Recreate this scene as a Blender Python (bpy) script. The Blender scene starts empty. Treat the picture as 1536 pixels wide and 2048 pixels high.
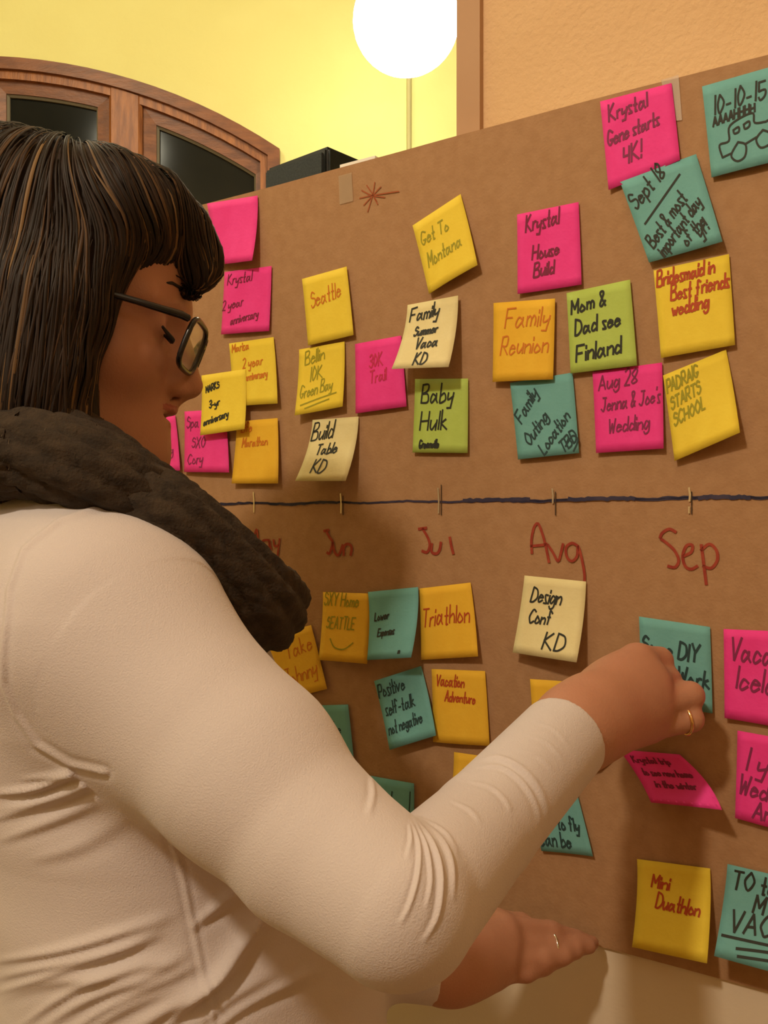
import bpy, bmesh, math, random
import numpy as np
from mathutils import Vector, Matrix

# ------------------------------------------------------------ camera, world, lights, exposure
F = 1850.0            # focal length in pixels of the 1536 x 2048 frame
HOR = 1037.0          # horizon row
CH = 1.45             # camera height
scn = bpy.context.scene
col = scn.collection
cd = bpy.data.cameras.new('camera'); cam = bpy.data.objects.new('camera', cd); col.objects.link(cam)
cam.location = (0, 0, CH); cam.rotation_euler = (math.pi/2, 0, 0)
cd.sensor_fit = 'VERTICAL'; cd.sensor_height = 36; cd.lens = F/2048*36
cd.shift_y = (HOR-1024)/2048; cd.clip_start = 0.02
scn.camera = cam
scn.view_settings.view_transform = 'Standard'; scn.view_settings.look = 'None'
scn.view_settings.exposure = 0.0; scn.view_settings.gamma = 1.0
scn.view_settings.use_curve_mapping = False
w = bpy.data.worlds.new('night'); scn.world = w; w.use_nodes = True
w.node_tree.nodes['Background'].inputs[0].default_value = (0.02, 0.022, 0.03, 1)
w.node_tree.nodes['Background'].inputs[1].default_value = 0.25

def lamp(name, loc, power, color, radius):
    l = bpy.data.lights.new(name, 'POINT'); l.energy = power; l.color = color; l.shadow_soft_size = radius
    o = bpy.data.objects.new(name, l); col.objects.link(o); o.location = loc; return o
lamp('ceiling_lamp_key', (-0.72, -0.40, 2.60), 60.0, (1.0, 0.83, 0.61), 0.07)
lamp('fill_light_room', (1.0, -1.9, 2.9), 11.0, (1.0, 0.82, 0.60), 0.25)  # added fill from behind the camera, not a known lamp
lamp('fill_light_side', (-1.7, -0.9, 2.7), 16.0, (1.0, 0.80, 0.62), 0.2)  # added fill from the left, no lamp known there
lamp('fill_light_far', (-1.2, 1.7, 3.2), 32.0, (1.0, 0.92, 0.68), 0.15)  # added fill that brightens the yellow far wall, no lamp known
GLOBE = 30.0

# ------------------------------------------------------------ helpers
PI = math.pi
rng = random.Random(7)
def P(px, py, d): return Vector(((px-768)/F*d, d, CH-(py-HOR)/F*d))
def M_(name): m = bpy.data.materials.new(name); m.use_nodes = True; return m, m.node_tree, m.node_tree.nodes['Principled BSDF']
def mat(name, c, rough=0.7, c2=None, scale=30, bump=0.0, bscale=200, metal=0.0, alpha=1.0, emit=None, es=0.0, trans=0.0, detail=4, sheen=0.0, stretch=None, sss=0.0, island=None):
    m, nt, b = M_(name)
    b.inputs['Base Color'].default_value = (*c, 1); b.inputs['Roughness'].default_value = rough
    b.inputs['Metallic'].default_value = metal
    tc = nt.nodes.new('ShaderNodeTexCoord'); mp = nt.nodes.new('ShaderNodeMapping')
    nt.links.new(tc.outputs['Object'], mp.inputs[0])
    if stretch: mp.inputs['Scale'].default_value = stretch
    if c2 is not None:
        n = nt.nodes.new('ShaderNodeTexNoise'); n.inputs['Scale'].default_value = scale; n.inputs['Detail'].default_value = detail
        nt.links.new(mp.outputs[0], n.inputs['Vector'])
        r = nt.nodes.new('ShaderNodeValToRGB'); r.color_ramp.elements[0].position = .35; r.color_ramp.elements[1].position = .65
        r.color_ramp.elements[0].color = (*c, 1); r.color_ramp.elements[1].color = (*c2, 1)
        nt.links.new(n.outputs[0], r.inputs[0]); nt.links.new(r.outputs[0], b.inputs['Base Color'])
    if island:
        g = nt.nodes.new('ShaderNodeNewGeometry'); r = nt.nodes.new('ShaderNodeValToRGB')
        while len(r.color_ramp.elements) < len(island): r.color_ramp.elements.new(.5)
        for e, (p_, c_) in zip(r.color_ramp.elements, island): e.position = p_; e.color = (*c_, 1)
        nt.links.new(g.outputs['Random Per Island'], r.inputs[0]); nt.links.new(r.outputs[0], b.inputs['Base Color'])
    if bump:
        n2 = nt.nodes.new('ShaderNodeTexNoise'); n2.inputs['Scale'].default_value = bscale; n2.inputs['Detail'].default_value = 6
        nt.links.new(mp.outputs[0], n2.inputs['Vector'])
        bp = nt.nodes.new('ShaderNodeBump'); bp.inputs['Strength'].default_value = bump; bp.inputs['Distance'].default_value = .002
        nt.links.new(n2.outputs[0], bp.inputs['Height']); nt.links.new(bp.outputs[0], b.inputs['Normal'])
    if sheen: b.inputs['Sheen Weight'].default_value = sheen
    if sss:
        b.inputs['Subsurface Weight'].default_value = sss; b.inputs['Subsurface Radius'].default_value = (.01, .004, .002); b.inputs['Subsurface Scale'].default_value = 1.0
    if trans: b.inputs['Transmission Weight'].default_value = trans
    if alpha < 1: b.inputs['Alpha'].default_value = alpha
    if emit: b.inputs['Emission Color'].default_value = (*emit, 1); b.inputs['Emission Strength'].default_value = es
    return m

def link(name, me, m=None, parent=None, smooth=False):
    o = bpy.data.objects.new(name, me); col.objects.link(o)
    if m: me.materials.append(m)
    if parent: o.parent = parent
    if smooth: me.polygons.foreach_set('use_smooth', [True]*len(me.polygons))
    return o
def pymesh(name, V, Fc, m=None, parent=None, smooth=False):
    me = bpy.data.meshes.new(name); me.from_pydata([tuple(v) for v in V], [], Fc); me.update()
    return link(name, me, m, parent, smooth)
def npmesh(name, V, Q, m=None, parent=None, smooth=True):
    V = np.asarray(V, dtype=np.float32); Q = np.asarray(Q, dtype=np.int32)
    me = bpy.data.meshes.new(name); k = Q.shape[1]
    me.vertices.add(len(V)); me.vertices.foreach_set('co', V.ravel())
    me.loops.add(Q.size); me.loops.foreach_set('vertex_index', Q.ravel())
    me.polygons.add(len(Q)); me.polygons.foreach_set('loop_start', np.arange(0, Q.size, k, dtype=np.int32))
    me.update(calc_edges=True); me.validate()
    return link(name, me, m, parent, smooth)
def tag(o, label=None, cat=None, group=None, kind=None):
    if label: o['label'] = label
    if cat: o['category'] = cat
    if group: o['group'] = group
    if kind: o['kind'] = kind
    return o
def empty(name, loc, label, cat, group=None):
    o = bpy.data.objects.new(name, None); col.objects.link(o); o.location = loc; o.empty_display_size = .05
    return tag(o, label, cat, group)
def setp(o, root):   # parent keeping world coordinates of the mesh data
    o.parent = root; o.matrix_parent_inverse = Matrix.Translation(-Vector(root.location)); return o
def boxobj(name, lo, hi, m, parent=None, bevel=0.0, rot=None):
    lo = Vector(lo); hi = Vector(hi); c = (lo+hi)/2; s = hi-lo
    bm = bmesh.new(); bmesh.ops.create_cube(bm, size=1); bmesh.ops.scale(bm, vec=s, verts=bm.verts)
    if bevel: bmesh.ops.bevel(bm, geom=bm.edges, offset=bevel, segments=2, affect='EDGES')
    if rot is not None: bmesh.ops.rotate(bm, matrix=rot, verts=bm.verts)
    bmesh.ops.translate(bm, vec=c, verts=bm.verts)
    me = bpy.data.meshes.new(name); bm.to_mesh(me); bm.free()
    o = link(name, me, m)
    if parent: setp(o, parent)
    return o
def tube(name, pts, rad, m, parent=None, seg=12, close=False):
    pts = [Vector(p) for p in pts]; n = len(pts)
    if not hasattr(rad, '__len__'): rad = [rad]*n
    V, Fc = [], []
    up = Vector((0, 0, 1))
    for i, p in enumerate(pts):
        t = (pts[(i+1) % n if close else min(i+1, n-1)]-pts[(i-1) % n if close else max(i-1, 0)]).normalized()
        a = t.cross(up)
        if a.length < .1: a = t.cross(Vector((1, 0, 0)))
        a.normalize(); b = t.cross(a)
        for k in range(seg):
            an = 2*PI*k/seg; V.append(p+(a*math.cos(an)+b*math.sin(an))*rad[i])
    for i in range(n if close else n-1):
        j = (i+1) % n
        for k in range(seg):
            k2 = (k+1) % seg; Fc.append((i*seg+k, i*seg+k2, j*seg+k2, j*seg+k))
    if not close:
        Fc.append(tuple(range(seg))); Fc.append(tuple((n-1)*seg+k for k in reversed(range(seg))))
    o = pymesh(name, V, Fc, m, None, True)
    if parent: setp(o, parent)
    return o

# ------------------------------------------------------------ materials
m_yellow = mat('yellow_plaster', (.74, .70, .28), .9, (.70, .64, .24), 2.5, .5, 60)
m_orange = mat('ochre_stucco', (.74, .50, .28), .9, (.69, .45, .24), 5, .9, 160)
m_casing = mat('tan_casing', (.50, .30, .17), .6, (.46, .27, .15), 8)
m_white = mat('white_board', (.78, .68, .54), .6, (.74, .64, .50), 2, .15, 120)
m_edge = mat('foam_edge', (.95, .93, .88), .6)
m_ceil = mat('ceiling_paint', (.7, .6, .4), .9)
m_floor = mat('floor_wood', (.22, .12, .06), .5, (.3, .17, .09), 6, stretch=(1, 8, 1))
m_wood = mat('stained_oak', (.19, .058, .014), .45, (.33, .115, .028), 14, .4, 60, stretch=(5, 5, .7))
m_wood_h = mat('stained_oak_rail', (.13, .04, .013), .45, (.21, .07, .022), 14, .4, 60, stretch=(1, 5, 4))
m_seal = mat('glazing_bead', (.16, .13, .08), .6)
m_glass = mat('night_glass', (.006, .007, .006), .12, (.014, .014, .010), 3)
m_glass.node_tree.nodes['Principled BSDF'].inputs['Specular IOR Level'].default_value = .15
m_kraft = mat('kraft_paper', (.42, .242, .124), .85, (.38, .212, .104), 90, .25, 400, detail=8)
m_black = mat('speaker_black', (.012, .016, .02), .55, (.02, .026, .03), 40, .3, 900)
m_metal = mat('dark_metal', (.05, .05, .05), .4, metal=.8)
m_tape = mat('clear_tape', (.62, .47, .33), .25, alpha=.38)
m_globe = mat('lamp_globe', (1, 1, 1), .4, emit=(1.0, .90, .66), es=GLOBE)
m_brass = mat('brass', (.35, .2, .08), .35, metal=.9)
m_line = mat('navy_marker', (.012, .012, .055), .6, (.04, .03, .07), 60)
m_red = mat('red_marker', (.27, .022, .010), .7, (.36, .05, .022), 120)
m_silver = mat('silver_ink', (.75, .62, .42), .3, metal=.6)
m_tick_shadow = mat('painted_tick_shadow', (.06, .035, .02), .9)  # shadow colour for the strokes beside the silver ticks

# ------------------------------------------------------------ the board plane
K = 2657.0
NRM = Vector((F, 2748, 0)).normalized()     # points into the board, away from the camera
U = Vector((NRM.y, -NRM.x, 0))              # along the board, to the right
NOUT = -NRM
C0 = Vector((0, K/2748, CH))                # board point straight ahead
def ray_plane(px, py, lift=0.0):
    r = Vector(((px-768)/F, 1, -(py-HOR)/F)); o = Vector((0, 0, CH))
    q = C0+NOUT*lift
    t = (q-o).dot(NRM)/r.dot(NRM)
    return o+r*t
def buv(px, py):                            # board coordinates (metres) of a pixel
    p = ray_plane(px, py)-C0; return p.dot(U), p.z
def bpt(u, v, lift): return C0+U*u+Vector((0, 0, v))+NOUT*lift
# ------------------------------------------------------------ the setting
RH = 3.6
YF = 3.0
def struct(o, name=None): o['kind'] = 'structure'; return o
struct(boxobj('floor', (-3.2, -3.2, -.1), (3.2, YF+.3, 0), m_floor))
struct(boxobj('ceiling', (-3.2, -3.2, RH), (3.2, YF+.3, RH+.1), m_ceil))
struct(boxobj('wall_left', (-3.2, -3.1, 0), (-3.1, YF, RH), m_yellow))
struct(boxobj('wall_back', (-3.2, -3.2, 0), (3.2, -3.1, RH), m_orange))
struct(boxobj('wall_right', (3.1, -3.1, 0), (3.2, YF, RH), m_yellow))

# far wall with its arched opening
px2 = YF/F
WC = (-50-768)*px2; HW = 608*px2; SPR = CH+(HOR-305)*px2; RAD = 1098*px2; CZ = CH+(HOR-120)*px2-RAD
SILL = .95
def arch(off, n=28, zlow=SILL):      # outline of the opening inset by off
    hw = HW-off; R = RAD-off
    pts = [(WC-hw, zlow+off)]
    a0 = math.asin(hw/R)
    for i in range(n+1):
        a = -a0+2*a0*i/n; pts.append((WC+R*math.sin(a), CZ+R*math.cos(a)))
    pts.append((WC+hw, zlow+off)); return pts
inner = arch(0)
V = []; Fc = []
n = len(inner)
outer = []
for (x, z) in inner:
    outer.append((x, z))
# wall face as strips round the opening
def quad(a, b, c, d): k = len(V); V.extend([a, b, c, d]); Fc.append((k, k+1, k+2, k+3))
for i in range(1, n-2):
    (x0, z0), (x1, z1) = inner[i], inner[i+1]
    quad((x0, YF, z0), (x1, YF, z1), (x1, YF, RH), (x0, YF, RH))
xl, xr = inner[0][0], inner[-1][0]
quad((-3.2, YF, 0), (xl, YF, 0), (xl, YF, RH), (-3.2, YF, RH))
quad((xr, YF, 0), (3.2, YF, 0), (3.2, YF, RH), (xr, YF, RH))
quad((xl, YF, 0), (xr, YF, 0), (xr, YF, SILL), (xl, YF, SILL))
for i in range(n):                      # reveal
    (x0, z0), (x1, z1) = inner[i], inner[(i+1) % n]
    quad((x0, YF, z0), (x0, YF+.12, z0), (x1, YF+.12, z1), (x1, YF, z1))
quad((-3.2, YF+.12, 0), (3.2, YF+.12, 0), (3.2, YF+.12, RH), (-3.2, YF+.12, RH))
# the back sheet must not close the opening: drop it again and use slabs beside it
Fc.pop(); del V[-4:]
wf = struct(pymesh('wall_far', V, Fc, m_yellow))

def band(name, o0, o1, y0, y1, m, parent, part=True):   # ring between two insets of the arch
    A, B = arch(o0), arch(o1); k = len(A); V = []; Fc = []
    for (a, b) in zip(A, B):
        V += [(a[0], y0, a[1]), (b[0], y0, b[1]), (b[0], y1, b[1]), (a[0], y1, a[1])]
    for i in range(k):
        j = (i+1) % k
        for s in range(4):
            s2 = (s+1) % 4; Fc.append((i*4+s, i*4+s2, j*4+s2, j*4+s))
    return setp(pymesh(name, V, Fc, m), parent)
win = bpy.data.objects.new('window_1', None); col.objects.link(win); win.location = (WC, YF, SILL); win['kind'] = 'structure'
band('casing', -.004, .034, YF-.022, YF+.02, m_wood_h, win)
band('frame', .030, .060, YF-.006, YF+.07, m_wood, win)
def zarch(x, off): R = RAD-off; return CZ+math.sqrt(max(R*R-(x-WC)**2, 0))
def X(px): return (px-768)*px2
# mullions between the sashes
sashes = [(X(284), X(536)), (X(-18), X(218))]
mull = [(X(218), X(284))]
for s in list(sashes): sashes.append((2*WC-s[1], 2*WC-s[0]))
mull.append((2*WC-mull[0][1], 2*WC-mull[0][0])); mull.append((X(-82), X(-18)))
for (a, b) in mull:
    z1a, z1b = zarch(a, .034), zarch(b, .034)
    V = []
    for (y, ins) in ((YF-.010, .010), (YF+.002, 0), (YF+.08, 0)):
        V += [(a+ins, y, SILL+.03), (b-ins, y, SILL+.03), (b-ins, y, z1b), (a+ins, y, z1a)]
    Fc = [(0, 1, 2, 3)]
    for k in (0, 4):
        for s in range(4): Fc.append((k+s, k+4+s, k+4+(s+1) % 4, k+(s+1) % 4))
    setp(pymesh('mullion', V, Fc, m_wood), win)
def sash_loop(a, b, ins, nn=14):
    a2, b2 = a+ins, b-ins
    pts = [(a2, SILL+.04+ins)]
    for i in range(nn+1):
        x = a2+(b2-a2)*i/nn; pts.append((x, zarch(x, .056+ins)))
    pts.append((b2, SILL+.04+ins)); return pts
def loopband(name, L0, L1, y0, y1, ym, m, parent):
    k = len(L0); V = []; Fc = []
    for a, b in zip(L0, L1):
        V += [(a[0], y0, a[1]), (b[0], ym, b[1]), (b[0], y1, b[1]), (a[0], y1, a[1])]
    for i in range(k):
        j = (i+1) % k
        for s in range(4):
            s2 = (s+1) % 4; Fc.append((i*4+s, i*4+s2, j*4+s2, j*4+s))
    return setp(pymesh(name, V, Fc, m), parent)
for (a, b) in sashes:
    s = loopband('sash', sash_loop(a, b, .001), sash_loop(a, b, .042), YF+.012, YF+.05, YF+.018, m_wood_h, win)
    bead = loopband('glazing_bead', sash_loop(a, b, .041), sash_loop(a, b, .049), YF+.022, YF+.045, YF+.03, m_seal, win)
    L = sash_loop(a, b, .044)
    setp(pymesh('pane', [(x, YF+.038, z) for x, z in L]+[(x, YF+.042, z) for x, z in L],
        [tuple(range(len(L))), tuple(range(2*len(L)-1, len(L)-1, -1))], m_glass), win)
# thin conduit running down the far wall
c = tube('trim_1', [P(818, y, YF-.01) for y in (-600, 1900)], .008, mat('painted_conduit', (.45, .40, .17), .7)); c['kind'] = 'structure'

# near wall behind the board, with its casing at the open end
def wallpt(px, back):  # foot point on a plane lying 'back' metres behind the board
    p = ray_plane(px, HOR, -back); return Vector((p.x, p.y, 0))
def slab(name, pxa, ulen, back, thick, z0, z1, m, pxb=None):
    a = wallpt(pxa, back); b = wallpt(pxb, back) if pxb else a+U*ulen
    n_ = NRM*thick
    q = [a, b, b+n_, a+n_]
    V = [Vector((p.x, p.y, z0)) for p in q]+[Vector((p.x, p.y, z1)) for p in q]
    return pymesh(name, V, [(3, 2, 1, 0), (4, 5, 6, 7), (0, 1, 5, 4), (1, 2, 6, 5), (2, 3, 7, 6), (3, 0, 4, 7)], m)
o = slab('wall_near', 958, 3.3, .05, .14, 0, RH, m_orange); o['kind'] = 'structure'
o = slab('trim_2', 913, 0, .042, .16, 0, RH, m_casing, 959.5); o['kind'] = 'structure'

# free-standing white panel that carries the paper
ZT = CH+.3784; ZB = CH-.386
def board_u(px): return (ray_plane(px, HOR)-C0).dot(U)
uL, uR = board_u(40), board_u(1760)
pan = empty('display_panel', bpt((uL+uR)/2, -CH, -.02), 'white standing display panel behind the brown kraft paper', 'panel')
def bslab(name, u0, u1, z0, z1, l0, l1, m, parent, bevel=0):
    V = [bpt(u, z-CH, l) for l in (l1, l0) for (u, z) in ((u0, z0), (u1, z0), (u1, z1), (u0, z1))]
    o = pymesh(name, V, [(0, 1, 2, 3), (7, 6, 5, 4), (0, 4, 5, 1), (1, 5, 6, 2), (2, 6, 7, 3), (3, 7, 4, 0)], m)
    return setp(o, parent) if parent else o
uA = board_u(676)
bslab('board_sheet', uL, uA, .02, ZT-.012, -.030, -.002, m_white, pan)
uB = board_u(748)
bslab('board_sheet', uA+.001, uB, .02, ZT+.0045, -.030, -.002, m_edge, pan)
bslab('board_sheet', uB+.001, uR, .02, ZT-.002, -.030, -.002, m_white, pan)
bslab('foot_rail', uL, uR, 0, .02, -.034, .002, m_metal, pan)
tag(pan.children[0], None)

# kraft paper (slightly wavy sheet)
NX, NZ = 90, 26
V = []; Fc = []
for i in range(NX+1):
    for j in range(NZ+1):
        u = uL+.02+(uR-uL-.04)*i/NX; z = ZB+(ZT-ZB)*j/NZ
        wob = .0007*math.sin(u*17+z*5)+.0005*math.sin(u*41+z*23)
        edge = (.0012 if j == NZ else 0)*math.sin(u*9)
        V.append(bpt(u, z-CH+edge, .0014+wob*.5))
for i in range(NX):
    for j in range(NZ):
        a = i*(NZ+1)+j; Fc.append((a, a+NZ+1, a+NZ+2, a+1))
paper = pymesh('kraft_paper', V, Fc, m_kraft, None, True)
tag(paper, 'long sheet of brown kraft paper with a marker timeline, taped to the panel', 'paper')

# strokes ----------------------------------------------------------------------------------
FONT = {}
for ln in '''A 02 28 42|14 34
B 02 08|~08 38 36 05|~05 35 43 32 02
C ~47 28 05 13 22 43
D 02 08|~08 37 44 22 02
E 48 08 02 42|05 35
F 48 08 02|05 35
G ~47 18 04 22 44|24 44
H 02 08|42 48|05 45
I 02 08
J 18 48|38 34|~34 22 03
K 02 08|38 05 42
L 08 02 32
M 02 08 24 48 42
N 02 08 32 38
O ~28 05 22 45 28
P 02 08|~08 38 35 05
R 02 08|~08 38 35 05|15 42
S ~37 18 06 35 33 12 03
T 08 48|28 22
U ~08 03 22 43 48
V 08 22 48
W 08 12 26 32 48
X 08 42|48 02
Y 08 25 48|25 22
Z 08 48 02 42
a ~34 15 03 12 34|35 33 42
b 08 02|~04 25 33 12 02
c ~34 15 03 12 33
d ~34 15 03 12 33|38 32
e ~04 34 15 03 12 33
f ~37 18 15 12|05 25
g ~34 15 03 12 34|~35 31 10 01
h 08 02|~04 25 34 32
i 05 02|06 07
j 15 11 00|16 17
k 08 02|25 04 32
l 08 02
m 05 02|~04 15 24 22|~24 35 44 42
n 05 02|~04 25 34 32
o ~15 03 12 33 15
p 05 00|~04 25 33 12 03
q ~34 15 03 12 34|35 30
r 05 02|~04 15 25
s ~25 05 13 22 02
t 18 12 22|05 25
u ~05 03 12 34|35 32
v 05 12 35
w 05 12 24 32 45
x 05 32|35 02
y ~05 03 13 34|35 20 00
z 05 35 02 32
0 ~18 05 12 35 18
1 18 12
2 ~07 28 36 02|02 32
3 ~07 28 36 15|~15 34 22 03
4 08 05 35|38 32
5 38 08 05|~05 35 33 12 03
6 ~38 04 12 33 15 04
8 ~28 06 24 33 12 03 25 37 28
& ~32 07 18 27 03 12 34
! 08 04|02 03
- 04 24
' 08 07
. 02 03'''.split('\n'):
    k, rest = ln[0], ln[2:]
    st = []
    for s in rest.split('|'):
        sm = s.startswith('~'); s = s.lstrip('~')
        pts = [(int(a[0])/6, (int(a[1])-2)/6) for a in s.split()]
        st.append((sm, pts))
    FONT[k] = (max(p[0] for _, q in st for p in q)+.2, st)
def catmull(pts, n=4):
    if len(pts) < 3: return pts
    out = []
    q = [pts[0]]+pts+[pts[-1]]
    for i in range(1, len(q)-2):
        p0, p1, p2, p3 = q[i-1:i+3]
        for k in range(n):
            t = k/n
            out.append(tuple(.5*((2*p1[c])+(-p0[c]+p2[c])*t+(2*p0[c]-5*p1[c]+4*p2[c]-p3[c])*t*t+(-p0[c]+3*p1[c]-3*p2[c]+p3[c])*t**3) for c in (0, 1)))
    out.append(pts[-1]); return out
def text_strokes(txt, x, y, h, ang=0.0, slant=.18, wide=.8, rnd=None):
    """polylines of one handwritten line; x right, y up, baseline start at x,y"""
    rnd = rnd or rng; out = []; cx = 0
    ca, sa = math.cos(ang), math.sin(ang)
    for ch in txt:
        if ch == ' ': cx += .4; continue
        wd, st = FONT.get(ch, FONT['-'])
        j = rnd.uniform(-.03, .03); sc = rnd.uniform(.93, 1.08)
        for sm, pts in st:
            pts = [(p[0]+rnd.uniform(-.018, .018), p[1]*sc+j+rnd.uniform(-.018, .018)) for p in pts]
            pts = catmull(pts) if sm else pts
            q = []
            for (a, b) in pts:
                lx = ((a+cx)*wide+b*slant)*h; ly = b*h
                q.append((x+lx*ca-ly*sa, y+lx*sa+ly*ca))
            if sm: out.append(q)
            else: out += [[q[i], q[i+1]] for i in range(len(q)-1)]
        cx += wd
    return out
def ribbons(strokes, wid, mapf):
    V = []; Fc = []
    for q in strokes:
        n = len(q)
        if n < 2: continue
        base = len(V)
        for i, (x, y) in enumerate(q):
            dx = q[min(i+1, n-1)][0]-q[max(i-1, 0)][0]; dy = q[min(i+1, n-1)][1]-q[max(i-1, 0)][1]
            L = math.hypot(dx, dy) or 1; nx, ny = -dy/L*wid/2, dx/L*wid/2
            ex, ey = (dx/L*wid*.3*(-1 if i == 0 else 1), dy/L*wid*.3*(-1 if i == 0 else 1)) if i in (0, n-1) else (0, 0)
            V.append(mapf(x+nx+ex, y+ny+ey)); V.append(mapf(x-nx+ex, y-ny+ey))
        for i in range(n-1):
            a = base+2*i; Fc.append((a, a+1, a+3, a+2))
    return V, Fc
def on_board(name, strokes, wid, m, lift=.0022, label=None):
    V, Fc = ribbons(strokes, wid, lambda u, v: bpt(u, v, lift))
    o = pymesh(name, V, Fc, m, paper)
    if label: o['label'] = label
    return o
# timeline: wobbly hand-drawn line with knots of double stroke
u0, u1 = uL+.05, uR-.05
z0 = buv(1100, 1000)[1]
line = []; N = 220
for i in range(N+1):
    u = u0+(u1-u0)*i/N; line.append((u, z0+.0007*math.sin(u*60)+rng.uniform(-.0005, .0005)))
l2 = [(u, z+.0009*math.sin(u*23+1)+rng.uniform(-.0005, .0005)) for u, z in line]
on_board('timeline_mark', [line, l2[30:120], l2[150:]], .0022, m_line, .0023, 'dark blue hand-drawn timeline')
for a, b in ((930, 1060), (1140, 1270), (1400, 1500)):
    ua, ub = buv(a, 1000)[0], buv(b, 1000)[0]
    on_board('timeline_mark', [[(ua+(ub-ua)*i/20, z0+.0006+rng.uniform(-.0008, .0008)) for i in range(21)]], .0036, m_line, .0026)
for x, y0, y1 in ((510, 985, 1024), (684, 988, 1026), (879, 977, 1026), (1107, 978, 1006), (1380, 976, 1002)):
    a = buv(x, y0); b = buv(x+1, y1)
    on_board('tick_or_shadow_mark', [[a, ((a[0]+b[0])/2+.0006, (a[1]+b[1])/2), b]], .0017, m_silver, .003)
a = buv(1380, 1014); b = buv(1380, 1026); on_board('tick_or_shadow_mark', [[a, b]], .0014, m_silver, .003)
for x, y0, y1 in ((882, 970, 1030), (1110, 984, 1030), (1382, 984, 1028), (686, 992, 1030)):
    a = buv(x+3, y0); b = buv(x+3, y1); on_board('tick_or_shadow_mark', [[a, b]], .001, m_tick_shadow, .0026)  # dark strokes paint the shadow to the right of the ticks
def bstrokes(px_lists, wid, m, name='month_mark', label=None):
    st = [catmull([buv(*p) for p in q], 4) for q in px_lists]
    on_board(name, st, wid, m, .0025, label)
bstrokes([[(486, 1092), (484, 1062), (490, 1056)], [(494, 1058), (502, 1075), (508, 1098)], [(508, 1098), (512, 1070), (517, 1060), (520, 1100)],
          [(540, 1080), (528, 1082), (526, 1098), (540, 1096), (541, 1080), (545, 1100)], [(550, 1080), (552, 1092), (560, 1090)], [(562, 1078), (556, 1120), (548, 1124)]], .0026, m_red, label='red handwritten word May')
bstrokes([[(651, 1062), (660, 1060)], [(655, 1062), (662, 1075), (668, 1085), (662, 1106), (657, 1105)], [(668, 1085), (672, 1104), (680, 1110), (688, 1090)],
          [(690, 1110), (691, 1092), (700, 1088), (706, 1095), (704, 1110)]], .003, m_red, label='red handwritten word Jun')
bstrokes([[(840, 1058), (855, 1056)], [(848, 1058), (858, 1075), (862, 1090), (857, 1104), (847, 1102)], [(866, 1088), (866, 1104), (876, 1107), (882, 1098), (884, 1085)],
          [(902, 1075), (905, 1092), (909, 1107)]], .003, m_red, label='red handwritten word Jul')
bstrokes([[(1066, 1106), (1065, 1080), (1070, 1055), (1078, 1047), (1086, 1065), (1093, 1090), (1100, 1124)], [(1064, 1092), (1085, 1090), (1096, 1088)],
          [(1098, 1090), (1108, 1105), (1118, 1122), (1124, 1105), (1128, 1088)], [(1158, 1092), (1146, 1086), (1134, 1095), (1136, 1114), (1146, 1122), (1156, 1112), (1158, 1092), (1166, 1120), (1171, 1150), (1170, 1170)]],
          .0026, m_red, label='red handwritten word Aug')
bstrokes([[(1322, 1075), (1326, 1066), (1340, 1058), (1353, 1064)], [(1324, 1078), (1335, 1086), (1350, 1100), (1359, 1120), (1352, 1134), (1338, 1132)],
          [(1368, 1112), (1384, 1104), (1386, 1090), (1374, 1092), (1367, 1112), (1372, 1132), (1384, 1138), (1396, 1132)],
          [(1404, 1090), (1408, 1120), (1414, 1168)], [(1404, 1100), (1420, 1088), (1434, 1100), (1436, 1120), (1424, 1136), (1408, 1132)]], .0026, m_red, label='red handwritten word Sep')
bstrokes([[(752, 366), (748, 390), (738, 425)], [(736, 372), (748, 390), (756, 404)], [(722, 398), (748, 392), (800, 384)], [(726, 382), (746, 392), (772, 396)],
          [(730, 412), (748, 392), (764, 375)], [(748, 392), (758, 410)]], .0013, mat('red_pen', (.36, .09, .03), .8), 'star_mark', 'small red pen starburst')
# tape
def tape(quad, label, lift=.003):
    pts = [ray_plane(x, y, lift) for x, y in quad]
    c = sum(pts, Vector())/4
    o = pymesh('tape_strip', pts+[p+NRM*.0003 for p in pts], [(0, 1, 2, 3), (7, 6, 5, 4)]+[(i, i+4, (i+1) % 4+4, (i+1) % 4) for i in range(4)], m_tape)
    return tag(o, label, 'tape')
tape([(677, 352), (703, 345), (706, 402), (679, 409)], 'short strip of clear tape beside the red starburst, on the paper top edge')
tape([(1322, 160), (1357, 150), (1364, 240), (1343, 243)], 'strip of clear tape behind the pink note on the right, at the paper top edge')
# ------------------------------------------------------------ sticky notes
def notemat(n, c, c2): return mat(n, c, .8, c2, 60, .12, 300, detail=6)
NM = {'P': notemat('note_pink', (.88, .050, .34), (.84, .038, .30)), 'Y': notemat('note_yellow', (.86, .67, .055), (.83, .63, .045)),
      'O': notemat('note_yellow_dim', (.85, .52, .035), (.82, .48, .028)), 'C': notemat('note_cream', (.78, .70, .38), (.75, .66, .34)),  # O is yellow paper with the weaker light put into its colour
      'B': notemat('note_teal', (.16, .43, .44), (.145, .40, .41)), 'G': notemat('note_green', (.46, .62, .13), (.43, .58, .11))}
NAMES = {'P': 'pink', 'Y': 'yellow', 'O': 'dim yellow', 'C': 'pale cream', 'B': 'teal', 'G': 'lime green'}
INK = {'k': mat('ink_black', (.015, .018, .012), .7), 'r': mat('ink_red', (.45, .06, .008), .7), 'o': mat('ink_orange', (.62, .18, .01), .7),
       'g': mat('ink_olive', (.33, .31, .012), .7), 'p': mat('ink_plum', (.20, .006, .055), .7), 'n': mat('ink_teal_black', (.012, .045, .05), .7),
       'v': mat('ink_violet', (.22, .015, .09), .7), 'f': mat('ink_faint', (.58, .02, .10), .7)}
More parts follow.
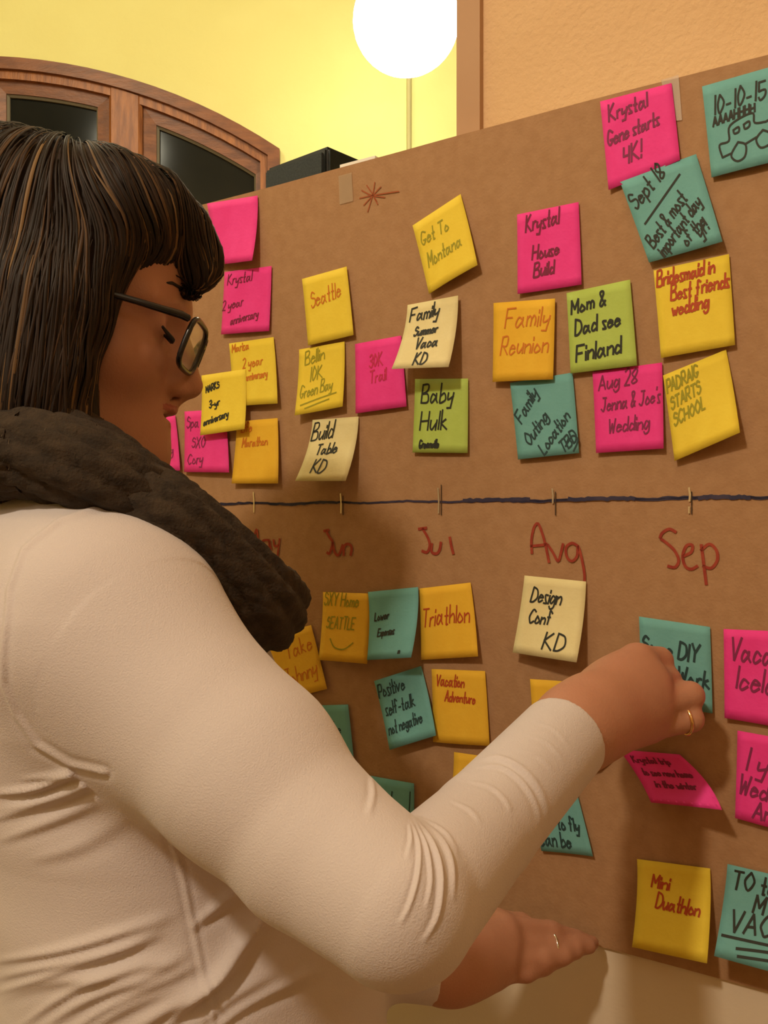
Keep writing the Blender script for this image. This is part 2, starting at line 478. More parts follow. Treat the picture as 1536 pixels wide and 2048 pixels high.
def note(colr, quad, order, texts, ink, label, lift=None, wid=.0011, extra=(), power=1.7, group='sticky notes on the brown paper'):
    base = .0032+.0009*order
    T = [ray_plane(*quad[0], base), ray_plane(*quad[1], base)]
    e = (T[1]-T[0]); Lt = e.length; e.normalize()
    ls = []
    for k, (qc, t) in enumerate(((quad[3], T[0]), (quad[2], T[1]))):
        f0 = (ray_plane(*qc, base)-t).dot(e); f1 = (ray_plane(*qc, base+.01)-t).dot(e)
        l = -f0/(f1-f0)*.01 if abs(f1-f0) > 1e-6 else 0
        ls.append(l)
    m_ = sum(ls)/2; ls = [min(max(.6*l+.4*m_, .0025), .028) for l in ls]
    if lift is not None: ls = list(lift)
    lb = [ls[0], ls[1]]                       # BL, BR lifts
    Bc = [ray_plane(*quad[3], base+lb[0]), ray_plane(*quad[2], base+lb[1])]
    def uvl(p): q = p-C0; return q.dot(U), q.z
    c = [uvl(T[0]), uvl(T[1]), uvl(Bc[1]), uvl(Bc[0])]
    bow = rng.uniform(-.0012, .0018)
    def S(u, v, off=0.0):
        a = [(1-u)*(1-v), u*(1-v), u*v, (1-u)*v]
        x = sum(a[i]*c[i][0] for i in range(4)); z = sum(a[i]*c[i][1] for i in range(4))
        l = (lb[0]*(1-u)+lb[1]*u)*max(v, 0)**power + bow*4*u*(1-u)*v
        return bpt(x, z, base+l+off)
    n = 9; th = .00022
    V = [S(i/n, j/n) for j in range(n+1) for i in range(n+1)]+[S(i/n, j/n, -th) for j in range(n+1) for i in range(n+1)]
    o_ = (n+1)**2; Fc = []
    for j in range(n):
        for i in range(n):
            a = j*(n+1)+i; Fc.append((a+n+1, a+n+2, a+1, a)); Fc.append((o_+a, o_+a+1, o_+a+n+2, o_+a+n+1))
    rim = [i for i in range(n+1)]+[(j*(n+1)+n) for j in range(1, n+1)]+[n*(n+1)+i for i in range(n-1, -1, -1)]+[j*(n+1) for j in range(n-1, 0, -1)]
    for k in range(len(rim)):
        a, b = rim[k], rim[(k+1) % len(rim)]; Fc.append((a, b, o_+b, o_+a))
    org = (T[0]+T[1])/2
    o = bpy.data.objects.new('sticky_note', None)
    bpy.data.objects.remove(o)
    me = bpy.data.meshes.new('sticky_note'); me.from_pydata([tuple(p-org) for p in V], [], Fc); me.update()
    me.polygons.foreach_set('use_smooth', [True]*len(me.polygons))
    o = link('sticky_note', me, NM[colr]); o.location = org
    tag(o, label, 'sticky note', group)
    st = []
    for t in texts:
        s, x, y, h = t[:4]; ang = t[4] if len(t) > 4 else .06; wd = t[5] if len(t) > 5 else .8
        st += text_strokes(s, x, 1-y, h, ang, wide=wd)
    st += [catmull([(x, 1-y) for x, y in q], 5) for q in extra]
    if st:
        W = wid*1.2/Lt
        Vt, Ft = ribbons(st, W, lambda x, y: S(x, 1-y, .00045)-org)
        h = pymesh('handwriting', Vt, Ft, INK[ink]); h.parent = o
    return o
N = note
N('P', [(414, 407), (515, 391), (504, 521), (432, 530)], 1, [], 'p', 'blank pink sticky note at the top, just right of her fringe', lift=(.004, .016))
N('P', [(449, 544), (543, 532), (538, 662), (442, 669)], 1, [('Krystal', .08, .22, .16), ('2 year', -.0, .62, .15, .12), ('anniversary', .2, .86, .13, .15, .65)], 'p', 'pink sticky note reading 2 year anniversary, below the blank pink note')
N('Y', [(458, 687), (547, 674), (555, 807), (467, 813)], 1, [('Marisa', .06, .15, .13, .05), ('2 year', .28, .42, .15), ('anniversary', .32, .62, .12, .08, .6)], 'o', 'yellow sticky note reading 2 year anniversary in red, partly behind another', lift=(.003, .006))
N('Y', [(403, 751), (491, 738), (489, 858), (400, 871)], 4, [('MARKS', .1, .3, .11, .18, .7), ('3-yr', .18, .57, .13, .15), ('anniversary', .07, .85, .12, .18, .68)], 'k', 'yellow sticky note with black writing, right in front of her nose', lift=(.008, .01), wid=.0014)
N('O', [(474, 843), (555, 836), (556, 967), (463, 967)], 2, [('Life', .12, .18, .15, .0), ('Marathon', .16, .42, .14, .03, .75)], 'o', 'yellow sticky note reading Marathon in red, lowest in the stack beside her chin', lift=(.005, .006))
N('P', [(369, 823), (450, 818), (458, 945), (368, 944)], 1, [('Spa', .06, .28, .17), ('SXO', .18, .6, .17, 0), ('Cory', .08, .88, .17)], 'v', 'pink sticky note tucked under the yellow note by her mouth', lift=(.003, .006))
N('P', [(262, 838), (350, 830), (360, 941), (268, 948)], 1, [('Skating', .2, .75, .2)], 'v', 'pink sticky note half hidden behind her chin', lift=(.003, .005))
N('Y', [(604, 558), (693, 533), (707, 670), (616, 691)], 3, [('Seattle', .15, .46, .22, .1, .75)], 'o', 'yellow sticky note reading Seattle near the top of the paper')
N('Y', [(598, 699), (689, 683), (685, 813), (589, 831)], 1, [('Bellin', .14, .26, .2, .12), ('10K', .25, .52, .2, .1), ('Green Bay', .07, .76, .18, .1, .62)], 'g', 'yellow sticky note with underlined olive writing, under the Seattle note', extra=[[(.1, .86), (.5, .80), (.85, .76)], [(.2, .92), (.5, .87), (.7, .84)]])
N('P', [(710, 688), (802, 671), (813, 813), (711, 827)], 1, [('30K', .3, .38, .17), ('Trail', .3, .6, .17)], 'f', 'pink sticky note with faint writing, overlapped by a cream note')
N('C', [(625, 840), (717, 833), (691, 962), (590, 962)], 1, [('Build', .04, .34, .27, .08, .68), ('Table', .22, .58, .17, .06), ('KD', .25, .87, .22, .04)], 'k', 'pale cream sticky note reading Build Table KD, curling off the paper', wid=.0014)
N('Y', [(825, 451), (921, 388), (955, 530), (858, 588)], 1, [('Get To', .08, .34, .17, .0, .85), ('Montana', .12, .66, .18, .03, .75)], 'g', 'yellow sticky note stuck on askew at the top middle', lift=(.004, .008))
N('C', [(815, 610), (916, 591), (897, 734), (783, 738)], 4, [('Family', .08, .27, .2, .06), ('Summer', .22, .5, .13, .05), ('Vaca', .3, .7, .16, .04), ('KD', .36, .95, .18, .08)], 'k', 'pale cream sticky note reading Family Summer Vaca KD, curling over a pink one', wid=.0014)
N('G', [(830, 758), (936, 757), (935, 906), (825, 905)], 1, [('Baby', .13, .33, .24, .03, .85), ('Hulk', .12, .7, .26, .04, .85), ('Greenville', .12, .94, .11, .02, .62)], 'k', 'lime green sticky note reading Baby in large letters, in the middle', wid=.0014)
N('P', [(1034, 429), (1157, 404), (1163, 569), (1035, 588)], 1, [('Krystal', .14, .24, .19, .05, .7), ('House', .24, .6, .16, .05), ('Build', .26, .82, .16, .05)], 'p', 'pink sticky note reading House Build, above the yellow Family Reunion note', wid=.0014)
N('O', [(987, 606), (1110, 597), (1106, 759), (985, 764)], 3, [('Family', .2, .32, .24, .0, .85), ('Reunion', .13, .66, .22, .0, .8)], 'o', 'yellow sticky note reading Family Reunion in red')
N('G', [(1133, 586), (1260, 559), (1274, 731), (1141, 747)], 2, [('Mom &', .06, .27, .17, .06, .95), ('Dad see', .1, .54, .18, .05, .85), ('Finland', .1, .87, .2, .06, .85)], 'k', 'lime green sticky note reading Mom & Dad see Finland', wid=.0015)
N('B', [(1020, 766), (1145, 745), (1158, 906), (1036, 919)], 1, [('Family', .12, .55, .17, .85), ('Outing', .22, .85, .17, .75), ('Location', .45, .98, .16, .75), ('TBD', .76, .99, .15, .6)], 'n', 'teal sticky note reading Family Outing Location TBD, written on the slant', wid=.0013, extra=[[(.8, .9), (.92, .78), (1.0, .84), (.92, .97)]])
N('P', [(1185, 744), (1324, 725), (1327, 897), (1192, 906)], 1, [('Aug 28', .08, .23, .18, .05), ("Jenna & Joe's", .1, .5, .17, .05, .62), ('Wedding', .2, .77, .17, .04)], 'v', 'pink sticky note dated Aug 28 with a wedding, left of a yellow one')
N('Y', [(1307, 541), (1458, 508), (1470, 690), (1322, 716)], 2, [('Bridesmaid in', .03, .19, .16, .03, .66), ('Best friends', .2, .38, .16, .03, .7), ('wedding', .2, .55, .16, .03, .7)], 'r', 'yellow sticky note with red Bridesmaid writing, on the right', wid=.0014)
N('Y', [(1326, 751), (1452, 699), (1480, 865), (1349, 922)], 1, [('PADRAIG', .03, .22, .14, .1, .72), ('STARTS', .06, .42, .14, .12, .72), ('SCHOOL', .07, .62, .14, .12, .75)], 'g', 'yellow sticky note reading Starts School, lifting at its lower edge', lift=(.004, .014))
N('P', [(1200, 203), (1343, 166), (1360, 320), (1217, 380)], 1, [('Krystal', .1, .25, .17, .08, .8), ('Gene starts', .05, .52, .16, .08, .68), ('4K!', .24, .79, .2, .05)], 'v', 'pink sticky note on the paper top edge, reading 4K', wid=.0014)
N('B', [(1240, 364), (1392, 308), (1445, 483), (1298, 525)], 3, [('Sept 18', .08, .37, .17, .5, .85), ('Best & most', .12, .86, .15, .60, .75), ('important day', .22, .99, .14, .60, .72), ('of the', .55, .94, .13, .55), ('yr!', .76, .9, .15, .5)], 'k', 'teal sticky note reading Sept 18, stuck on tilted over a pink one', wid=.0013, extra=[[(.12, .56), (.74, .15)]], lift=(.003, .008))
N('B', [(1404, 173), (1585, 121), (1604, 311), (1423, 355)], 1, [('10-10-15', .09, .34, .19, .05, .76), ('AAAAHHHH', .08, .46, .09, .08, .78)], 'k', 'teal sticky note dated 10-10-15 with a drawing of a truck', wid=.0013,
  extra=[[(.15, .82), (.13, .68), (.24, .66), (.27, .5), (.52, .43), (.54, .54), (.66, .56)], [(.15, .82), (.26, .8)], [(.42, .74), (.54, .7)], [(.34, .7), (.42, .75), (.40, .87), (.31, .9), (.25, .82), (.34, .7)], [(.62, .64), (.70, .70), (.68, .8), (.58, .82), (.54, .72), (.62, .64)], [(.3, .56), (.36, .54), (.36, .59), (.31, .6), (.3, .56)], [(.42, .53), (.48, .51), (.48, .56), (.43, .58), (.42, .53)], [(.66, .56), (.9, .5), (.92, .7), (.7, .74)]])
N('O', [(646, 1184), (740, 1187), (734, 1328), (637, 1320)], 1, [('SXY Home', .03, .19, .19, -.02, .66), ('SEATTLE', .1, .53, .17, .0, .62)], 'g', 'yellow sticky note with a smile drawn under Seattle', extra=[[(.2, .68), (.3, .8), (.5, .82), (.68, .72)]])
N('B', [(736, 1184), (836, 1174), (822, 1315), (734, 1320)], 3, [('Lower', .12, .44, .12, .05, .75), ('Expenses', .2, .67, .11, .05, .62), ('m', .7, .93, .07, .0)], 'k', 'teal sticky note between two yellow ones, with small black writing', wid=.0011)
N('O', [(839, 1177), (941, 1165), (956, 1313), (842, 1320)], 1, [('Triathlon', .03, .54, .25, .02, .68)], 'r', 'yellow sticky note reading Triathlon', lift=(.003, .008))
N('O', [(530, 1275), (622, 1250), (654, 1378), (562, 1402)], 1, [('Take', .35, .42, .24, .1), ('Johnny', .2, .82, .24, .1, .7)], 'o', 'yellow sticky note half hidden behind the scarf end and sleeve')
N('B', [(595, 1412), (696, 1409), (710, 1548), (603, 1555)], 1, [('Try the', .3, .42, .17, .0, .7)], 'n', 'teal sticky note half hidden behind the upper arm')
N('B', [(748, 1362), (842, 1332), (872, 1471), (779, 1500)], 2, [('Positive', .02, .26, .19, .03, .72), ('self-talk', .08, .53, .18, .02, .72), ('not negative', .06, .8, .16, .05, .62)], 'n', 'teal sticky note reading Positive self-talk not negative', wid=.0012)
N('O', [(863, 1338), (970, 1342), (979, 1492), (866, 1484)], 1, [('Vacation', .08, .22, .16, -.03, .62), ('Adventure', .24, .43, .14, -.03, .66)], 'r', 'yellow sticky note reading Vacation Adventure')
N('O', [(908, 1504), (1020, 1520), (1012, 1670), (893, 1655)], 1, [('Camp', .12, .42, .22, .1)], 'k', 'yellow sticky note mostly hidden behind the forearm')
N('B', [(726, 1549), (828, 1567), (826, 1720), (716, 1700)], 1, [('I need', .14, .34, .17, .05, .78)], 'n', 'teal sticky note peeking out above the crook of the elbow', extra=[[(.93, .12), (.91, .5), (.92, .9)]])
N('C', [(1049, 1151), (1172, 1163), (1153, 1325), (1025, 1305)], 1, [('Design', .15, .33, .2, .0, .68), ('Conf', .16, .6, .18, .03, .7), ('KD', .45, .9, .22, .0, .95)], 'k', 'pale cream sticky note reading Design Conf KD, above her hand', wid=.0013, lift=(.010, .022))
N('B', [(1278, 1233), (1420, 1254), (1425, 1427), (1283, 1405)], 1, [('Some DIY', .02, .42, .2, -.02, .78), ('Work', .52, .72, .2, .0, .85)], 'n', 'teal sticky note partly covered by her fingers', wid=.0016, lift=(.002, .003))
N('O', [(1060, 1358), (1180, 1366), (1174, 1515), (1068, 1503)], 1, [], 'k', 'yellow sticky note almost hidden behind her wrist')
N('P', [(1447, 1258), (1590, 1264), (1594, 1462), (1449, 1436)], 1, [('Vacation', .08, .34, .24, -.03, .8), ('Iceland', .17, .65, .24, -.03, .95)], 'v', 'pink sticky note reading Vacation Iceland, at the right edge', wid=.0014)
N('P', [(1475, 1461), (1622, 1488), (1616, 1676), (1470, 1636)], 1, [('1 yr', .1, .42, .25, -.06, 1.0), ('Wedding', .04, .7, .22, -.05, .85), ('Anniv', .25, .93, .2, -.05, .9)], 'v', 'pink sticky note reading 1 yr Wedding, below the Iceland one', wid=.0014)
N('P', [(1238, 1499), (1359, 1509), (1444, 1620), (1302, 1605)], 3, [('Krystal trip', .1, .25, .13, 0, .7), ('to see new home', .12, .5, .13, 0, .6), ('in the winter', .2, .72, .12, 0, .7)], 'p', 'crumpled pink sticky note peeling forward below her hand', lift=(.012, .030), power=2.8)
N('Y', [(1274, 1718), (1420, 1737), (1414, 1927), (1264, 1894)], 1, [('Mini', .2, .32, .16, -.02, .85), ('Duathlon', .27, .54, .16, -.03, .72)], 'r', 'yellow sticky note reading Mini Duathlon near the bottom edge', wid=.0013)
N('B', [(1455, 1728), (1616, 1766), (1596, 1958), (1428, 1912)], 1, [('TO take', .08, .27, .2, .05, .85), ('MY', .38, .47, .18, .03, 1.0), ('VACATION', .12, .72, .22, .06, .95)], 'k', 'teal sticky note with the underlined word Vacation, bottom right', wid=.0015, extra=[[(.05, .78), (.6, .76), (1.0, .74)], [(.25, .87), (.6, .83), (.95, .81)], [(.28, .94), (.7, .9), (.95, .88)]])
N('B', [(1040, 1540), (1146, 1556), (1186, 1713), (1083, 1702)], 1, [('calm', .3, .48, .17, .0), ('to fly', .45, .70, .17, .0), ('can be', .02, .93, .18, .0, .85)], 'n', 'teal sticky note under the forearm, reading can be', wid=.0013)
N('O', [(1150, 1496), (1238, 1508), (1196, 1536), (1140, 1545)], 1, [], 'k', 'small yellow sticky note fragment crumpled under the heel of her hand', lift=(.010, .004), power=1.0)

# ------------------------------------------------------------ loudspeaker on its stand, lamp
sp = empty('loudspeaker', P(650, 1037, 2.1)-Vector((0, 0, CH)), 'black loudspeaker on a pole stand, behind the panel and right of the arched window', 'speaker')
c0 = P(655, 340, 1.95); top = P(655, 289, 1.95).z; dl = Vector((-.75, .66, 0)).normalized(); dr = Vector((.66, .75, 0)).normalized()
q = [c0, c0+dr*.17, c0+dr*.17+dl*.20, c0+dl*.20]
hgt = .34
bm = bmesh.new()
vs = [bm.verts.new((p.x, p.y, top-hgt)) for p in q]+[bm.verts.new((p.x, p.y, top)) for p in q]
for f in ((3, 2, 1, 0), (4, 5, 6, 7), (0, 1, 5, 4), (1, 2, 6, 5), (2, 3, 7, 6), (3, 0, 4, 7)): bm.faces.new([vs[i] for i in f])
bmesh.ops.bevel(bm, geom=bm.edges[:], offset=.008, segments=3, affect='EDGES')
me = bpy.data.meshes.new('cabinet'); bm.to_mesh(me); bm.free(); setp(link('cabinet', me, m_black), sp)
gr = [c0+dl*.012, c0+dl*.188]; gz0, gz1 = top-hgt+.015, top-.015; off = -dr*.006
V = [Vector((gr[0].x, gr[0].y, gz0)), Vector((gr[1].x, gr[1].y, gz0)), Vector((gr[1].x, gr[1].y, gz1)), Vector((gr[0].x, gr[0].y, gz1))]
V = V+[v+off for v in V]
setp(pymesh('grille', V, [(0, 1, 2, 3), (7, 6, 5, 4), (0, 4, 5, 1), (1, 5, 6, 2), (2, 6, 7, 3), (3, 7, 4, 0)], mat('grille_cloth', (.03, .038, .045), .9, (.045, .055, .06), 300)), sp)
cc = sum(q, Vector())/4
tube('pole', [(cc.x, cc.y, .04), (cc.x, cc.y, top-hgt)], .016, m_metal, sp)
tube('base', [(cc.x, cc.y, .001), (cc.x, cc.y, .02), (cc.x, cc.y, .04)], [.17, .165, .03], m_metal, sp, seg=28)

gc = P(812, 42, 2.35); gr_ = 106*2.35/F
gl = empty('globe_lamp', (gc.x, gc.y, RH), 'glowing round globe lamp hanging in front of the yellow wall', 'lamp')
prof = [(-1+2*i/24) for i in range(25)]
rings = [(math.sqrt(max(1-t*t, 0))*gr_, t*gr_*.97) for t in [math.sin(PI/2*s) for s in prof]]
V = []; Fc = []; SG = 40
for r, z in rings:
    for k in range(SG): V.append((gc.x+max(r, .001)*math.cos(2*PI*k/SG), gc.y+max(r, .001)*math.sin(2*PI*k/SG), gc.z+z))
for i in range(24):
    for k in range(SG): Fc.append((i*SG+k, i*SG+(k+1) % SG, (i+1)*SG+(k+1) % SG, (i+1)*SG+k))
setp(pymesh('globe', V, Fc, m_globe, None, True), gl)
tube('neck_ring', [(gc.x, gc.y, gc.z+gr_*.93), (gc.x, gc.y, gc.z+gr_*1.12)], [.05, .035], m_brass, gl, 20)
tube('rod', [(gc.x, gc.y, gc.z+gr_*1.1), (gc.x, gc.y, RH-.02)], .008, m_brass, gl)
tube('canopy', [(gc.x, gc.y, RH-.03), (gc.x, gc.y, RH)], [.045, .06], m_brass, gl, 20)
# ------------------------------------------------------------ signed distance toolkit
A3 = lambda v: np.array(tuple(v), dtype=np.float32)
class Cap:
    def __init__(s, a, b, ra, rb, k=.01, op=1): s.a, s.b, s.ra, s.rb, s.k, s.op = A3(a), A3(b), ra, rb, k, op
    def __call__(s, p):
        ab = s.b-s.a; t = np.clip(((p-s.a)@ab)/(ab@ab+1e-12), 0, 1)
        d = p-s.a-t[:, None]*ab
        return np.sqrt((d*d).sum(1))-(s.ra+(s.rb-s.ra)*t)
    def pts(s): r = max(s.ra, s.rb); return np.array([s.a-r, s.a+r, s.b-r, s.b+r])
class Ell:
    def __init__(s, c, r, R=None, k=.01, op=1):
        s.c, s.r, s.k, s.op = A3(c), np.array(r, np.float32), k, op
        s.R = np.array(R, np.float32) if R is not None else np.eye(3, dtype=np.float32)   # columns = axes
    def __call__(s, p):
        q = (p-s.c)@s.R; k0 = np.sqrt(((q/s.r)**2).sum(1)); k1 = np.sqrt(((q/(s.r**2))**2).sum(1))+1e-9
        return k0*(k0-1)/k1
    def pts(s): m = s.r.max(); return np.array([s.c-m, s.c+m])
class Loft:     # elliptic sections stacked along z: rows (z, cx, cy, a, b)
    def __init__(s, rows, k=.02, op=1): s.t = np.array(sorted(rows), np.float32); s.k, s.op = k, op
    def __call__(s, p):
        t = s.t; z = p[:, 2]; g = lambda i: np.interp(z, t[:, 0], t[:, i])
        a, b = g(3), g(4); q = np.sqrt(((p[:, 0]-g(1))/a)**2+((p[:, 1]-g(2))/b)**2)
        d = (q-1)*np.minimum(a, b)*.9
        dz = np.maximum(t[0, 0]-z, z-t[-1, 0])
        return np.where(dz > 0, np.sqrt(np.maximum(d, 0)**2+dz**2), np.maximum(d, dz)).astype(np.float32)
    def pts(s):
        t = s.t; m = t[:, 3:].max(); return np.array([[t[:, 1].min()-m, t[:, 2].min()-m, t[0, 0]], [t[:, 1].max()+m, t[:, 2].max()+m, t[-1, 0]]])
class Half:     # removes the side of a plane that the normal points to
    def __init__(s, c, n, rad, k=.002): s.c, s.n, s.rad, s.k, s.op = A3(c), A3(Vector(n).normalized()), rad, k, -1
    def __call__(s, p):
        d = -((p-s.c)@s.n); e = p-s.c; return np.maximum(d, np.sqrt((e*e).sum(1))-s.rad)
    def pts(s): return np.zeros((0, 3))
def chain(pts, rs, k=.01, op=1): return [Cap(pts[i], pts[i+1], rs[i], rs[i+1], k, op) for i in range(len(pts)-1)]
def field(prims, p):
    d = np.full(len(p), 1.0, np.float32)
    for q in prims:
        e = q(p); k = q.k
        if q.op > 0:
            h = np.maximum(k-np.abs(d-e), 0)/k; d = np.minimum(d, e)-h*h*k*.25
        else:
            e = -e; h = np.maximum(k-np.abs(d-e), 0)/k; d = np.maximum(d, e)+h*h*k*.25
    return d
def surface(prims, h, disp=None, B=16):
    pp = np.concatenate([q.pts() for q in prims if q.op > 0]); lo = pp.min(0)-.02; hi = pp.max(0)+.02
    nb = np.ceil((hi-lo)/(B*h)).astype(int)
    bi = np.stack(np.meshgrid(*[np.arange(n) for n in nb], indexing='ij'), -1).reshape(-1, 3)
    cen = (lo+(bi+.5)*B*h).astype(np.float32); half = B*h*.87
    f = field(prims, cen); keep = np.abs(f) < half*1.7+.004
    bi, cen = bi[keep], cen[keep]
    pd = np.stack([q(cen) for q in prims]); need = pd < half*1.3+.012+np.array([q.k for q in prims])[:, None]*1.15
    idx = np.stack(np.meshgrid(*[np.arange(B+1)]*3, indexing='ij'), -1).reshape(-1, 3)
    off = (idx*h).astype(np.float32); n = B+1
    cells, cpos, edges = [], [], []
    BIG = 4096
    key = lambda ijk: (ijk[..., 0].astype(np.int64)*BIG+ijk[..., 1])*BIG+ijk[..., 2]
    for b in range(len(bi)):
        o = bi[b]*B; p = (lo+o*h).astype(np.float32)+off
        sub = [q for q, m in zip(prims, need[:, b]) if m]
        if not any(q.op > 0 for q in sub): continue
        v = field(sub, p)
        if v.min() > 0 or v.max() < 0: continue
        v = v.reshape(n, n, n); s = v < 0
        c8 = np.stack([s[i:n-1+i, j:n-1+j, k:n-1+k] for i in (0, 1) for j in (0, 1) for k in (0, 1)])
        act = c8.any(0) & ~c8.all(0)
        ci = np.argwhere(act)
        if not len(ci): continue
        acc = np.zeros((len(ci), 3)); cnt = np.zeros(len(ci))
        for ax in range(3):
            for u in (0, 1):
                for w_ in (0, 1):
                    a = ci.copy(); o1, o2 = [x for x in range(3) if x != ax]; a[:, o1] += u; a[:, o2] += w_
                    c2 = a.copy(); c2[:, ax] += 1
                    va = v[a[:, 0], a[:, 1], a[:, 2]]; vb = v[c2[:, 0], c2[:, 1], c2[:, 2]]
                    m = (va < 0) != (vb < 0); t = np.where(m, va/(va-vb+1e-12), 0)
                    q = a.astype(float); q[:, ax] += t; acc[m] += q[m]; cnt[m] += 1
        cells.append(key(ci+o)); cpos.append(acc/cnt[:, None]+o)
        for ax in range(3):
            sl0 = [slice(0, B)]*3; sl1 = list(sl0); sl1[ax] = slice(1, B+1)
            e0, e1 = s[tuple(sl0)], s[tuple(sl1)]
            ei = np.argwhere(e0 != e1)
            if len(ei): edges.append(np.concatenate([ei+o, np.full((len(ei), 1), ax), e0[tuple(ei.T)][:, None]], 1))
    cells = np.concatenate(cells); cpos = np.concatenate(cpos); edges = np.concatenate(edges)
    uk, ui = np.unique(cells, return_index=True); V = (lo+cpos[ui]*h).astype(np.float32)
    Q = []
    for ax in range(3):
        e = edges[edges[:, 3] == ax]; o1, o2 = [(1, 2), (2, 0), (0, 1)][ax]
        ks = []
        for u, w_ in ((0, 0), (1, 0), (1, 1), (0, 1)):
            a = e[:, :3].copy(); a[:, o1] -= u; a[:, o2] -= w_; ks.append(key(a))
        ks = np.stack(ks, 1); pos = np.searchsorted(uk, ks); pos = np.clip(pos, 0, len(uk)-1)
        ok = (uk[pos] == ks).all(1); pos = pos[ok]; ins = e[ok, 4].astype(bool)
        pos[ins] = pos[ins][:, ::-1]; Q.append(pos)
    Q = np.concatenate(Q)[:, ::-1]
    return V, Q
def normals(V, Q):
    n = np.cross(V[Q[:, 2]]-V[Q[:, 0]], V[Q[:, 3]]-V[Q[:, 1]]); N = np.zeros_like(V)
    for k in range(4): np.add.at(N, Q[:, k], n)
    return N/(np.linalg.norm(N, axis=1, keepdims=True)+1e-12)
def relax(V, Q, it=2, lam=.5):
    E = np.concatenate([Q[:, [0, 1]], Q[:, [1, 2]], Q[:, [2, 3]], Q[:, [3, 0]]])
    deg = np.bincount(E.ravel(), minlength=len(V))[:, None]+1e-9
    for _ in range(it):
        S = np.stack([np.bincount(E[:, 0], V[E[:, 1], c], len(V))+np.bincount(E[:, 1], V[E[:, 0], c], len(V)) for c in range(3)], 1)
        V = V*(1-lam)+lam*S/deg
    return V.astype(np.float32)
def proj(V):     # pixel of each vertex (used to lay seams and folds out on the cloth)
    return np.stack([768+V[:, 0]/V[:, 1]*F, HOR-(V[:, 2]-CH)/V[:, 1]*F], 1)
def polydist(px, line):
    best = np.full(len(px), 1e9); tt = np.zeros(len(px)); L = len(line)-1
    for i in range(L):
        a = np.array(line[i], float); b = np.array(line[i+1], float); ab = b-a
        t = np.clip(((px-a)@ab)/(ab@ab), 0, 1); d = px-a-t[:, None]*ab
        sgn = np.sign(ab[0]*d[:, 1]-ab[1]*d[:, 0]); dd = np.sqrt((d*d).sum(1))
        m = dd < np.abs(best); best[m] = (dd*np.where(sgn == 0, 1, sgn))[m]; tt[m] = (i+t[m])/L
    return best, tt
# ------------------------------------------------------------ the woman
m_skin = mat('skin', (.48, .235, .15), .5, (.44, .205, .13), 9, .15, 500, sss=.15)
m_shirt = mat('white_jersey', (.65, .59, .60), .85, (.61, .555, .565), 3, .25, 900, sheen=.2)
m_hair = mat('hair_brown', (.014, .008, .0055), .7, (.03, .014, .008), 30)
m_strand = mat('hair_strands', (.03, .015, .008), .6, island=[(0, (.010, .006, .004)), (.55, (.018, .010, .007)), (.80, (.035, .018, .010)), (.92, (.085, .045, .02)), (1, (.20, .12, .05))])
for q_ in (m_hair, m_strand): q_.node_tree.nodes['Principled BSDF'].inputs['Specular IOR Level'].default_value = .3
m_scarf = mat('scarf_knit', (.022, .014, .008), .95, (.046, .030, .017), 90, .6, 500)
m_fuzz = mat('scarf_fuzz', (.05, .035, .02), .95, island=[(0, (.015, .010, .006)), (.6, (.04, .028, .017)), (1, (.12, .085, .05))])
m_frame = mat('spectacle_frame', (.012, .012, .013), .25)
m_lens = mat('spectacle_lens', (.8, .8, .75), .03, alpha=.16)
m_lash = mat('lash_black', (.012, .007, .005), .7)
m_lip = mat('lip_skin', (.40, .12, .085), .45, (.36, .10, .07), 60, .2, 400)
m_gold = mat('ring_gold', (.85, .58, .28), .18, metal=1)
m_silverring = mat('ring_silver', (.85, .8, .72), .15, metal=1)
m_jeans = mat('dark_jeans', (.02, .03, .06), .85, (.028, .04, .08), 60, .3, 600)
m_shoe = mat('black_shoe', (.015, .013, .012), .4)

person = empty('person', (-.2, .68, 0), 'woman in glasses, white long-sleeved top and dark knit scarf, pressing a note onto the paper', 'person')

# head frame: x forward, y to her left, z up
pitch, yaw = math.radians(10), math.radians(11)
hf = Vector((math.cos(pitch)*math.cos(yaw), math.cos(pitch)*math.sin(yaw), -math.sin(pitch)))
hl = Vector((-math.sin(yaw), math.cos(yaw), 0)); hu = hf.cross(hl)
HR = np.array([tuple(hf), tuple(hl), tuple(hu)], np.float32).T      # columns = axes
NOSE = Vector((.1125, 0, -.032))
HC = P(403, 783, .705)-(hf*NOSE.x+hl*NOSE.y+hu*NOSE.z)
def H(x, y, z): return HC+hf*x+hl*y+hu*z
def Hp(px, py, y):     # head-local point on the plane 'y' metres to her left, seen at a pixel
    o = Vector((0, 0, CH)); r = Vector(((px-768)/F, 1, -(py-HOR)/F)); q = HC+hl*y
    t = (q-o).dot(hl)/r.dot(hl); return o+r*t
def hell(c, r, k=.012, op=1): return Ell(H(*c), r, HR, k, op)
def hcap(a, b, ra, rb, k=.01, op=1): return Cap(H(*a), H(*b), ra, rb, k, op)

